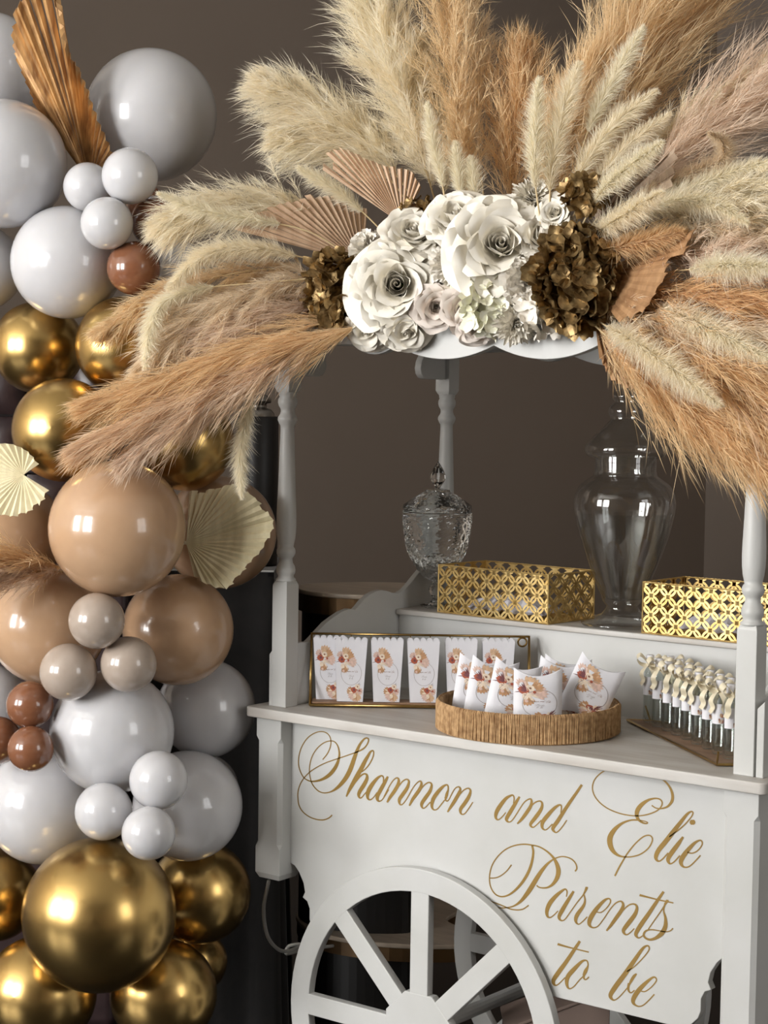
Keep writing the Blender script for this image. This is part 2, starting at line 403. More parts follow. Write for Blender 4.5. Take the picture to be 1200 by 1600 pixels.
# canopy: scalloped valances, side rails, corner brackets and roof board
def arc(x0, x1, ze, zm, n=12):
    out = []
    for k in range(n+1):
        t = k/n; out.append((x0+(x1-x0)*t, ze-(ze-zm)*(1-(2*t-1)**2)))
    return out
XC = .515
vprof = [(XC-.52, 1.668), (XC-.405, 1.668), (XC-.335, 1.667)]+arc(XC-.335, XC-.225, 1.667, 1.648, 8)[1:]
vprof += arc(XC-.225, XC, 1.664, 1.639, 16)
vright = [(2*XC-a, z) for a, z in reversed(vprof)][1:]
vline = vprof+vright
def valance(y0, y1, nm):
    poly = [(a, z) for a, z in vline]+[(vline[-1][0], 1.702), (vline[0][0], 1.702)]
    MB().prism(poly, lambda a, b: (a, y0, b), lambda a, b: (a, y1, b)).build(nm, 'white_paint', cart, bevel=.0015)
valance(-.024, -.004, 'front_valance'); valance(DC+.04, DC+.06, 'back_valance')
for xc in (-PW/2, WC-PW/2):
    MB().box(xc-.009, xc+.009, -.004, DC+.04, 1.672, 1.70).build('side_rail', 'white_paint', cart)
    for s, y0 in ((1, PW), (-1, DC)):
        q = [(0, 1.672), (0, 1.606), (.070, 1.606), (.082, 1.609), (.091, 1.618), (.094, 1.630), (.090, 1.646), (.080, 1.660), (.072, 1.672)]
        MB().prism(q, lambda a, b: (xc-.009, y0+s*a, b), lambda a, b: (xc+.009, y0+s*a, b)).build('corner_bracket', 'white_paint', cart, bevel=.002)
MB().box(-.05, WC+.012, -.03, DC+.066, 1.70, 1.716).build('roof_board', 'white_paint', cart, bevel=.003)
# wheels: flat rims with eight spokes and a hub
def make_wheel(cx, cz, y0, rad):
    n = 72; ri = rad-.047; th = .02
    def ring(r0, r1, nm, par):
        vs = []; fs = []
        for k in range(n):
            a = 2*PI*k/n
            for r, y in ((r1, y0), (r1, y0+th), (r0, y0+th), (r0, y0)): vs.append((cx+r*math.cos(a), y, cz+r*math.sin(a)))
        for k in range(n):
            k2 = (k+1) % n
            for j in range(4): fs.append((4*k+j, 4*k+(j+1) % 4, 4*k2+(j+1) % 4, 4*k2+j))
        o = MB().add(vs, fs).build(nm, 'white_paint', par, bevel=.002)
        return o
    rim = ring(ri, rad, 'wheel', cart)
    for k in range(8):
        a = PI/4*k; c, s = math.cos(a), math.sin(a); w = .0215
        q = [(.055, -w), (ri+.004, -w), (ri+.004, w), (.055, w)]
        f = lambda y: (lambda u, v: (cx+u*c-v*s, y, cz+u*s+v*c))
        MB().prism(q, f(y0+.0004), f(y0+th-.0004)).build('spoke', 'white_paint', rim, bevel=.002).location = (0, 0, 0)
    hub = [(.085*math.cos(PI/8+PI/4*k), .085*math.sin(PI/8+PI/4*k)) for k in range(8)]
    MB().prism(hub, lambda u, v: (cx+u, y0, cz+v), lambda u, v: (cx+u, y0+th, cz+v)).build('hub', 'white_paint', rim, bevel=.002).location = (0, 0, 0)
    return rim
make_wheel(WX, WZ, -.008, WR); make_wheel(WX, WZ, DC+.012, WR)
MB().tube([(WX, .01, WZ), (WX, DC+.03, WZ)], .014, 12).build('axle', 'white_paint', cart)
MB().box(.0, 1.0, YP+.018, DC-.02, .645, .66).build('bottom_board', 'white_paint', cart)

# gold vinyl lettering on the front panel: traced pen strokes (x, y, width) in a zoomed crop of (ox, oy, scale)
WORDS = {}
def trace(word, ox, oy, sc, strokes):
    for st in strokes:
        WORDS.setdefault(word, []).append([(ox+x/sc, oy+y/sc, w/sc) for x, y, w in st])
trace('Shannon', 460, 1130, 8, [
 [(355,455,14),(410,385,14),(445,310,14),(458,230,13),(440,160,13),(390,115,13),(320,105,13),(240,130,13),(160,190,13),(95,290,13),(60,400,13),(53,510,14),(75,600,14),(120,680,14),(190,722,16),(260,725,22),(340,705,32),(420,660,44),(480,600,46),(525,530,42),(555,450,32),(563,380,22),(552,310,18),(530,260,15),(495,228,13),(450,222,13),(390,235,13),(320,280,13),(255,355,13),(210,450,13),(190,560,13),(195,660,13),(225,760,14),(280,830,14),(340,865,14),(400,870,15),(460,855,18),(520,820,34),(580,765,46),(640,690,54),(690,600,56),(725,510,54),(755,420,48),(785,340,40),(820,265,32),(865,205,24),(900,185,18),(925,195,18),(925,230,18),(900,280,18),(860,320,20),(805,350,18),(740,375,14),(640,410,14),(520,450,13),(400,492,13),(300,540,13),(200,605,13),(125,680,13),(75,760,13),(47,850,14),(45,940,14),(60,1030,14),(110,1110,14),(190,1170,14),(270,1200,15),(350,1210,16),(410,1195,16),(450,1170,16),(472,1145,16)],
 [(650,918,18),(690,830,40),(740,740,52),(790,650,56),(840,560,54),(880,480,48),(920,410,38),(950,360,26),(980,342,18),(993,370,16),(980,430,16),(945,500,16),(900,560,16),(845,608,15)],
 [(690,840,16),(740,770,18),(790,700,22),(840,650,20),(880,632,20),(908,650,28),(905,700,42),(870,770,50),(825,840,48),(805,890,40),(815,930,22),(840,930,16),(870,895,14),(900,860,14)],
 [(1112,740,14),(1115,690,16),(1105,662,18),(1080,658,22),(1030,695,36),(970,770,50),(925,850,52),(915,920,36),(935,955,20),(965,950,16),(1000,915,14),(1035,865,14)],
 [(1170,665,24),(1130,740,42),(1080,830,48),(1040,910,46),(1040,955,34),(1062,975,20),(1095,960,14),(1130,910,14),(1180,830,14)]])
trace('Shannon', 600, 1190, 8, [
 [(0,440,14),(40,360,14),(90,270,14),(130,220,14),(165,203,18),(185,225,28),(175,290,42),(130,370,44),(80,440,38),(40,510,22)],
 [(75,450,12),(130,380,12),(190,300,14),(235,245,16),(285,220,18),(312,250,26),(290,330,42),(235,410,46),(195,470,42),(195,520,26),(215,540,16),(250,515,14),(300,440,14),(350,350,14),(400,280,14),(450,243,18),(470,270,28),(455,330,42),(410,400,44),(360,470,38),(318,552,20)],
 [(400,440,12),(470,335,14),(520,280,16),(570,260,18),(597,290,26),(575,370,42),(520,450,46),(475,520,42),(475,565,26),(497,583,16),(530,560,14),(580,505,14)],
 [(775,460,26),(785,410,36),(803,350,20),(800,302,18),(780,290,20),(735,315,34),(670,385,46),(620,460,48),(600,530,40),(605,580,26),(632,603,18),(670,590,14),(720,530,14),(760,478,14)],
 [(770,440,26),(772,478,20),(790,493,16),(815,470,14),(850,400,14),(890,335,14),(935,315,18),(955,345,28),(935,400,42),(890,480,44),(840,560,36),(795,630,18)],
 [(880,515,12),(950,410,14),(1000,355,16),(1055,333,18),(1083,365,26),(1060,440,42),(1010,520,46),(960,590,42),(960,640,26),(985,660,16),(1020,640,14),(1070,570,14),(1112,505,14)]])
trace('and', 760, 1190, 7.5, [
 [(318,490,12),(326,430,16),(315,397,18),(290,397,24),(230,432,38),(160,520,48),(120,590,46),(110,650,32),(130,680,18),(160,670,14),(200,630,14),(228,595,12)],
 [(390,410,24),(340,490,40),(280,590,46),(240,660,42),(240,690,30),(265,708,16),(300,690,14),(350,620,14),(400,540,14),(450,470,14),(510,437,18),(530,460,26),(520,520,38),(470,600,42),(410,680,34),(362,728,18)],
 [(450,620,12),(510,540,14),(570,480,16),(630,462,18),(655,495,26),(640,560,40),(580,650,46),(525,720,38),(520,750,28),(545,770,16),(580,750,14),(645,685,14)],
 [(872,600,12),(880,545,16),(875,512,18),(845,512,26),(790,552,38),(710,640,48),(660,710,46),(655,770,30),(685,800,16),(720,785,14),(775,730,14)],
 [(1120,270,28),(1060,360,34),(990,460,38),(910,580,42),(840,690,46),(785,770,44),(785,805,30),(815,830,16),(850,810,14),(900,750,14),(943,685,14)]])
trace('Elie', 910, 1190, 6, [
 [(650,410,12),(690,435,12),(740,440,14),(800,420,20),(840,370,28),(845,310,26),(820,240,20),(770,180,16),(700,135,14)],
 [(240,70,12),(170,110,12),(115,170,12),(95,240,12),(110,310,12),(160,380,12),(240,440,12),(340,482,12),(430,502,12),(500,508,12),(560,505,12),(630,490,13),(700,460,13),(740,420,14),(748,380,14),(725,352,14),(680,345,16),(620,360,24),(560,400,38),(520,450,42),(510,500,36),(528,545,24),(565,572,18),(600,580,14),(612,572,12),(590,560,10),(540,550,12)],
 [(525,547,16),(450,550,16),(370,580,24),(300,640,40),(260,710,50),(262,780,48),(290,840,36),(340,880,22),(400,893,15),(470,890,13),(550,865,13),(620,810,13),(655,745,13),(650,705,13),(620,690,13),(570,705,13),(500,765,13),(430,850,14),(380,930,15),(340,1000,16),(305,1072,16)],
 [(815,705,12),(890,650,13),(960,590,13),(1020,520,13),(1037,480,14),(1020,468,16),(980,495,26),(920,570,36),(850,660,44),(780,750,46),(715,830,44),(690,890,38),(700,925,22),(725,932,14),(760,905,13),(805,855,13)],
 [(945,705,20),(900,770,38),(840,850,44),(805,910,38),(810,945,24),(830,957,14),(865,935,13),(915,880,13)],
 [(1033,545,30),(1033,556,48),(1033,568,54),(1033,580,48),(1033,592,28)],
 [(985,850,13),(1030,858,13),(1080,835,13),(1120,785,13),(1122,750,14),(1100,738,16),(1050,765,28),(985,835,42),(935,905,46),(925,950,36),(945,983,20),(980,990,14),(1020,970,13),(1070,920,13),(1108,878,13)]])
trace('Parents', 750, 1310, 7.5, [
 [(370,308,16),(320,375,14),(255,430,14),(190,460,14),(120,465,14)],
 [(1115,385,18),(1135,350,18),(1120,290,16),(1070,240,16),(1000,215,15),(940,215,15),(870,240,17),(800,290,28),(730,370,42),(670,460,52),(610,560,56),(550,650,50),(480,735,36),(400,790,20),(310,812,15),(220,812,14),(120,790,14),(65,760,14),(60,738,14),(100,732,14),(180,755,14),(270,790,14),(350,825,15),(430,838,16),(500,830,16),(550,800,16),(572,782,16)],
 [(612,80,24),(625,160,26),(610,270,30),(570,390,34),(500,510,34),(420,600,28),(340,660,22),(260,682,18),(190,660,16),(140,600,15),(115,520,15),(115,420,15),(145,310,15),(210,210,15),(300,130,15),(400,85,16),(510,68,17),(610,78,17),(700,100,17),(790,155,20),(860,225,28),(905,310,46),(920,390,54),(900,470,48),(850,540,34),(790,575,22),(730,580,17),(690,570,16),(665,550,16)]])
trace('Parents', 840, 1370, 5.4545, [
 [(246,170,9),(252,128,12),(240,106,14),(215,115,20),(160,160,32),(105,225,38),(80,290,32),(85,335,20),(108,347,12),(140,325,10),(175,290,10)],
 [(308,122,20),(260,200,30),(210,285,36),(185,335,30),(190,362,20),(212,373,12),(240,355,10),(290,285,10),(340,215,10),(385,160,12),(405,125,18),(418,95,24),(420,85,18)],
 [(395,145,10),(405,200,16),(390,250,26),(340,320,34),(325,365,28),(335,395,16),(355,403,10),(385,380,10),(425,340,10)],
 [(505,300,10),(540,303,10),(580,275,10),(615,230,11),(622,200,12),(605,185,14),(565,205,24),(505,270,36),(455,345,40),(440,395,32),(455,425,18),(485,433,12),(520,415,10),(570,350,10),(620,275,10),(665,225,11),(710,208,14),(730,235,22),(715,285,32),(670,350,32),(620,420,24),(588,460,14)],
 [(670,360,10),(730,285,11),(780,240,12),(825,232,14),(848,260,22),(830,320,34),(775,395,38),(735,450,32),(738,480,20),(760,493,12),(790,475,10),(825,440,10)],
 [(1075,125,20),(1020,205,28),(950,310,34),(880,410,38),(840,480,32),(845,508,20),(865,520,12),(900,500,10)],
 [(870,155,20),(960,178,14),(1050,200,12),(1158,222,12)],
 [(945,445,10),(1000,365,10),(1050,295,11),(1085,240,14),(1105,205,24),(1108,195,18)],
 [(1090,220,18),(1075,285,12),(1090,350,22),(1090,420,36),(1060,480,40),(1010,520,28),(960,535,20),(920,520,18),(905,490,18),(925,460,16),(970,450,12),(1030,458,10),(1090,468,10),(1130,460,10),(1155,438,12)]])
trace('to', 850, 1460, 6.316, [
 [(355,65,26),(300,150,34),(220,270,40),(140,380,46),(95,450,40),(100,490,26),(122,502,14),(155,480,12),(210,425,12)],
 [(135,95,24),(220,120,18),(320,145,14),(443,175,14)],
 [(392,405,26),(412,360,36),(434,310,16),(430,270,14),(410,255,16),(370,270,26),(300,340,42),(240,410,44),(225,470,36),(235,520,22),(260,535,14),(300,510,12),(350,450,12),(390,412,12)],
 [(395,390,26),(395,432,18),(415,445,14),(445,418,14)]])
trace('be', 850, 1460, 6.316, [
 [(820,365,12),(890,320,12),(970,240,12),(1030,165,13),(1038,125,15),(1015,112,18),(970,145,30),(890,260,42),(800,390,48),(710,510,50),(660,590,44),(665,630,28),(695,648,14),(740,620,12),(800,555,12),(835,510,14),(860,460,28),(890,412,30),(915,388,16)],
 [(840,480,26),(832,530,24),(840,562,18),(862,575,14),(895,550,12)],
 [(960,560,12),(1000,562,12),(1060,520,12),(1105,465,13),(1108,435,14),(1080,422,18),(1020,465,32),(940,545,46),(890,620,46),(880,665,36),(900,695,20),(940,710,14),(985,695,13),(1040,645,13),(1090,590,14)]])
def stroke_ribbon(st, n=5):
    P = catmull([(x, y, w) for x, y, w in st], n); L = []; Rr = []
    for i, p in enumerate(P):
        t = P[min(i+1, len(P)-1)][:2]-P[max(i-1, 0)][:2]; t = t/(np.linalg.norm(t)+1e-9); nn = np.array([-t[1], t[0]])*max(p[2], .8)/2
        L.append(p[:2]+nn); Rr.append(p[:2]-nn)
    return L, Rr
TEXT2D = {}                                    # word -> ribbons in panel coordinates (X, Z)
for word, sts in WORDS.items():
    mb = MB(); keep = []
    for si, st in enumerate(sts):
        L, Rr = stroke_ribbon(st); lift = .0004+.00002*si
        A = [at_plane(x, y, 1, YP) for x, y in L]; B = [at_plane(x, y, 1, YP) for x, y in Rr]
        mb.grid([[(p[0], YP-lift, p[2]) for p in A], [(p[0], YP-lift, p[2]) for p in B]])
        keep.append(([(p[0], p[2]) for p in A[::2]], [(p[0], p[2]) for p in B[::2]]))
    TEXT2D[word] = keep
    o = mb.build('lettering', 'vinyl_gold', fp); o.location = (0, 0, 0); o['label'] = 'gold script lettering reading %s' % word

# ------------------------------------------------------------------ balloons
def balloon_mesh(mat):
    prof = []
    for k in range(25):                          # pear-shaped body, neck and rolled lip; nozzle points to local -Z
        a = PI*k/26; r = math.sin(a); z = math.cos(a)
        if z < 0: r *= 1-.10*(-z)**2; z *= 1.06
        prof.append((max(r, .0005), z))
    prof += [(.11, -1.075), (.055, -1.12), (.045, -1.16), (.075, -1.19), (.08, -1.21)]
    return MB().lathe(prof, 48).mesh('balloon_'+mat, mat, True)
BAL = {c: balloon_mesh(m) for c, m in (('white', 'latex_white'), ('tan', 'latex_tan'), ('brown', 'latex_brown'), ('greige', 'latex_greige'), ('gold', 'foil_gold'))}
GB = 'balloons of the organic garland'
balloons = [  # x, y, radius px, depth m, colour, label
 (236,180,103,4.02,'white','largest white balloon, standing highest, right of the bronze palm spear'),
 (5,256,100,3.86,'white','big white balloon directly left of the base of the bronze palm spear'),
 (-15,105,85,4.05,'white','white balloon half hidden behind the upper bronze palm spear'),
 (105,410,88,3.84,'white','big white balloon between the small white trio and the upper gold balloons'),
 (-32,418,68,3.98,'white','white balloon cut by the picture edge beside the big white one over gold'),
 (203,275,44,3.72,'white','small white balloon resting against the highest big white balloon'),
 (137,292,38,3.78,'white','small white balloon right under the base of the bronze palm spear'),
 (167,349,41,3.70,'white','small white balloon touching the upper brown balloons'),
 (268,432,60,4.00,'white','white balloon mostly hidden behind the pampas and the upper brown balloons'),
 (245,347,41,3.78,'brown','upper small brown balloon with pampas tips brushing over it'),
 (209,419,42,3.74,'brown','small brown balloon just above a gold balloon and below another brown one'),
 (226,316,30,3.92,'brown','little brown balloon tucked behind the small white trio'),
 (60,543,72,3.95,'gold','chrome gold balloon below the big white one, beside its gold twin'),
 (196,541,78,3.81,'gold','chrome gold balloon partly covered by tan pampas tips'),
 (100,672,81,3.78,'gold','chrome gold balloon resting on the large tan balloon, next to the round cream fan'),
 (289,690,77,3.90,'gold','chrome gold balloon below the long drooping reed plume'),
 (183,826,107,3.71,'tan','largest glossy tan balloon in the middle of the garland'),
 (8,835,92,3.96,'tan','tan balloon behind the round cream palm fan'),
 (343,832,89,4.00,'tan','tan balloon behind the wide cream palm fan by the cart post'),
 (75,978,92,3.85,'tan','tan balloon under the short feathery grass tuft'),
 (278,984,87,3.88,'tan','tan balloon just below the wide cream palm fan'),
 (151,970,44,3.66,'greige','topmost small greige balloon of the trio under the largest tan balloon'),
 (107,1050,45,3.70,'greige','small greige balloon of the trio nearest the lower brown balloons'),
 (201,1038,44,3.70,'greige','small greige balloon of the trio lying against the tan balloon under the wide fan'),
 (47,1101,37,3.75,'brown','topmost of the three lower brown balloons'),
 (-4,1157,38,3.80,'brown','lower brown balloon cut by the picture edge'),
 (48,1170,36,3.71,'brown','lowest brown balloon, resting on a big white balloon'),
 (175,1143,97,3.81,'white','big white balloon directly under the greige trio'),
 (322,1107,77,4.00,'white','white balloon behind the left corner of the cart counter'),
 (-18,1100,62,4.00,'white','white balloon cut by the picture edge beside the lower brown trio'),
 (68,1258,92,3.91,'white','big white balloon under the lower brown trio'),
 (293,1259,86,3.91,'white','big white balloon right of the lower small white trio'),
 (318,1233,55,4.12,'white','white balloon showing only a thin crescent behind a bigger white one'),
 (248,1219,46,3.69,'white','topmost small white balloon of the lower trio'),
 (162,1268,45,3.70,'white','small white balloon of the lower trio against the white balloon under the browns'),
 (232,1302,42,3.64,'white','lowest small white balloon, resting on the biggest gold balloon'),
 (155,1429,120,3.74,'gold','biggest chrome gold balloon near the floor'),
 (312,1394,80,4.00,'gold','dark chrome gold balloon behind the biggest gold one, toward the cart'),
 (-8,1398,72,3.98,'gold','chrome gold balloon cut by the picture edge beside the biggest gold one'),
 (62,1552,89,3.86,'gold','lowest chrome gold balloon with small bright glints near the picture edge'),
 (255,1552,84,3.90,'gold','lowest chrome gold balloon on the side toward the cart wheel'),
 (305,1502,50,4.12,'gold','small dark gold balloon barely showing behind the lowest gold balloons'),
]
for x, y, rp, d, c, lab in balloons:
    p = at_depth(x, y, d); r = rp*d/F
    o = link('balloon', BAL[c]); o.location = p
    core = at_depth(160, y+10, 4.05); v = core-p
    if np.linalg.norm(v) < .05: v = _fw
    v = v/np.linalg.norm(v)+.7*_fw
    o.rotation_euler = basis(-v, random.random()*6).to_euler(); o.scale = (r*1.0, r*1.0, r*1.0)
    tag(o, lab, 'balloon', GB)

# ------------------------------------------------------------------ dried palm leaves
def fan(name, label, apex, tips, n, mat, group=None, split=True, amp=.35, fill=.93, curve=0., jag=.06, stalk=None, dapex=None, dtips=None, wtip=1.0):
    """apex (x,y,depth); tips: polyline of (x,y,depth) that the leaflet ends follow"""
    A = at_depth(*apex); T = catmull([at_depth(*t) for t in tips], 16)
    L = np.cumsum([0]+[np.linalg.norm(T[i+1]-T[i]) for i in range(len(T)-1)])
    def tip(s):
        s = min(max(s, 0), 1)*L[-1]; i = min(int(np.searchsorted(L, s)), len(T)-1); i = max(i, 1)
        q = (s-L[i-1])/max(L[i]-L[i-1], 1e-9); return T[i-1]+(T[i]-T[i-1])*q
    root = thing(name, label, 'dried leaf', A, group, world=True)
    rs = random.Random(int(apex[0]*7+apex[1]))
    whole = MB()
    for k in range(n):
        jl = 1-jag*rs.random()*(2 if rs.random() < .2 else 1)
        e0, c, e1 = tip(k/n), tip((k+.5)/n), tip((k+1)/n)
        side = (e1-e0)*.5*wtip; ax = c-A; ln = np.linalg.norm(ax)
        nrm = np.cross(side, ax); nrm /= (np.linalg.norm(nrm)+1e-9)
        if np.dot(nrm, CAM-A) < 0: nrm = -nrm
        G = []
        for j in range(7):
            s = j/6*jl; w = (max(s, .04)*fill)*(1-.25*max(0, s-.8)*0); bend = curve*ln*s*s
            base = A+ax*s-nrm*bend
            rid = amp*np.linalg.norm(side)*max(s, .1)
            if split and j == 6: off = ax/ln*ln*.03*(rs.random()-.5)
            else: off = 0
            G.append([base-side*w+off, base+nrm*rid, base+side*w-off])
        if split:
            mb = MB().grid(G); me = mb.mesh('leaflet', mat)
            o = link('leaflet', me, root); sm = o.modifiers.new('solid', 'SOLIDIFY'); sm.thickness = .0008
        else: whole.grid(G)
    if not split:
        o = link('blade', whole.mesh('blade', mat), root); sm = o.modifiers.new('solid', 'SOLIDIFY'); sm.thickness = .0008
    if stalk:
        MB().tube([A+.01*_fw*0, A*.5+at_depth(*stalk)*.5, at_depth(*stalk)], [.0035, .003, .003], 8).build('stalk', mat, root, smooth=True)
    return root
dcan = lambda x, y=480: float((at_plane(x, y, 1, .06)-CAM) @ _fw)
GP = 'dried palm leaves in the canopy arrangement'
fan('palm_leaf', 'pinkish tan palm fan spreading left from the gold hydrangea below the cream plume', (566,412,3.74),
    [(362,358,3.66),(385,335,3.66),(425,318,3.68),(480,306,3.72),(530,308,3.76),(575,330,3.80)], 17, 'palm_pink', GP, amp=.8, stalk=(600,440,3.74))
fan('palm_leaf', 'tan palm fan with narrow split leaflets standing upright above the upper white rose', (628,350,3.66),
    [(497,262,3.62),(520,232,3.62),(560,240,3.62),(600,256,3.62),(640,262,3.63),(660,292,3.64)], 17, 'palm_pink', GP, amp=.9, fill=.8, stalk=(650,400,3.72))
fan('palm_leaf', 'dark tan palm leaf hidden between the left plumes beside the gold hydrangea', (530,500,3.70),
    [(365,520,3.66),(372,480,3.68),(400,450,3.71),(440,430,3.73)], 10, 'palm_brown', GP, amp=.6, stalk=(560,470,3.70))
fan('palm_leaf', 'greyish palm fan behind the small gold hydrangea cluster', (930,352,3.46),
    [(930,292,3.46),(960,268,3.38),(1000,252,3.29),(1054,230,3.27),(1060,258,3.26),(1054,290,3.26)], 13, 'palm_grey', GP, amp=.6, stalk=(900,390,3.46))
fan('palm_leaf', 'broad orange-tan palm leaf behind the large gold hydrangea', (915,434,3.43),
    [(1098,352,3.20),(1078,385,3.19),(1056,412,3.18),(1032,452,3.18),(1006,488,3.19),(975,514,3.20)], 11, 'palm_brown', GP, split=False, amp=.22, fill=1.0, stalk=(895,425,3.45))
fan('palm_leaf', 'dark brown palm leaf hanging below the canopy edge over the glass jar lid', (930,505,3.34),
    [(936,560,3.28),(955,594,3.27),(985,614,3.26),(1015,622,3.25)], 8, 'palm_brown', GP, amp=.8, fill=.85, stalk=(912,468,3.35))
fan('palm_leaf', 'rusty brown palm leaf behind the ginger grass at the right cart post', (960,470,3.31),
    [(1110,470,3.16),(1190,505,3.07),(1215,540,3.06),(1190,575,3.08)], 8, 'palm_brown', GP, amp=.5, stalk=(925,455,3.34))
fan('palm_leaf', 'tall bronze palm spear rising between the upper white balloons', (140,285,3.93),
    [(58,165,3.92),(28,90,3.89),(18,50,3.84),(25,5,3.80),(50,-22,3.80),(85,-15,3.80),(100,60,3.82),(128,118,3.84),(150,175,3.86),(178,240,3.89)], 30, 'palm_bronze', None, amp=1.1, fill=.95, jag=.03, curve=.02, stalk=(150,318,3.96))
fan('palm_leaf', 'round pleated cream palm fan between gold and tan balloons at the picture edge', (36,742,3.70),
    [(62,724,3.69),(38,700,3.70),(5,692,3.71),(-35,705,3.72),(-55,745,3.72),(-40,790,3.70),(0,806,3.69),(38,806,3.68),(62,790,3.67),(79,768,3.67)], 26, 'palm_cream', None, split=False, amp=.8, fill=1.0, jag=.04, stalk=(20,742,3.80))
fan('palm_leaf', 'wide pleated cream palm fan lying on a tan balloon beside the cart post', (291,848,3.84),
    [(296,768,3.86),(330,764,3.84),(368,756,3.82),(400,778,3.80),(428,810,3.80),(425,840,3.79),(412,866,3.79),(385,892,3.79),(352,922,3.79),(318,912,3.80),(306,904,3.82)], 24, 'palm_cream', None, split=False, amp=.7, fill=1.0, jag=.06, stalk=(270,850,3.88))

# ------------------------------------------------------------------ dried grasses
def hairs_to_mesh(name, mat, base, vec, droop, w, rnd):
    """each hair: a tapering two-segment blade; base (N,3), vec (N,3) whole length"""
    N = len(base); ln = np.linalg.norm(vec, axis=1, keepdims=True)
    rv = RNG.normal(size=(N, 3)); sd = np.cross(vec, rv); sd /= (np.linalg.norm(sd, axis=1, keepdims=True)+1e-9)
    sd = sd*w[:, None]*.5
    g = np.array([0, 0, -1.0])
    mid = base+vec*.5+g*(droop[:, None]*ln*.18); tip = base+vec+g*(droop[:, None]*ln*.6)
    V = np.stack([base-sd, base+sd, mid-sd*.8, mid+sd*.8, tip], 1).reshape(-1, 3)
    o = np.arange(N)*5
    quads = np.stack([o, o+1, o+3, o+2], 1); tris = np.stack([o+2, o+3, o+4], 1)
    me = bpy.data.meshes.new(name)
    me.vertices.add(len(V)); me.vertices.foreach_set('co', V.astype(np.float32).ravel())
    loops = np.concatenate([quads.ravel(), tris.ravel()]); me.loops.add(len(loops)); me.loops.foreach_set('vertex_index', loops.astype(np.int32))
    me.polygons.add(2*N); st = np.concatenate([np.arange(N)*4, 4*N+np.arange(N)*3]); me.polygons.foreach_set('loop_start', st.astype(np.int32))
    me.update(calc_edges=True)
    at = me.attributes.new('rnd', 'FLOAT', 'POINT'); at.data.foreach_set('value', np.repeat(np.clip(rnd, 0, 1), 5).astype(np.float32))
    me.materials.append(M[mat]); return me
def unit(a): return a/(np.linalg.norm(a, axis=-1, keepdims=True)+1e-9)
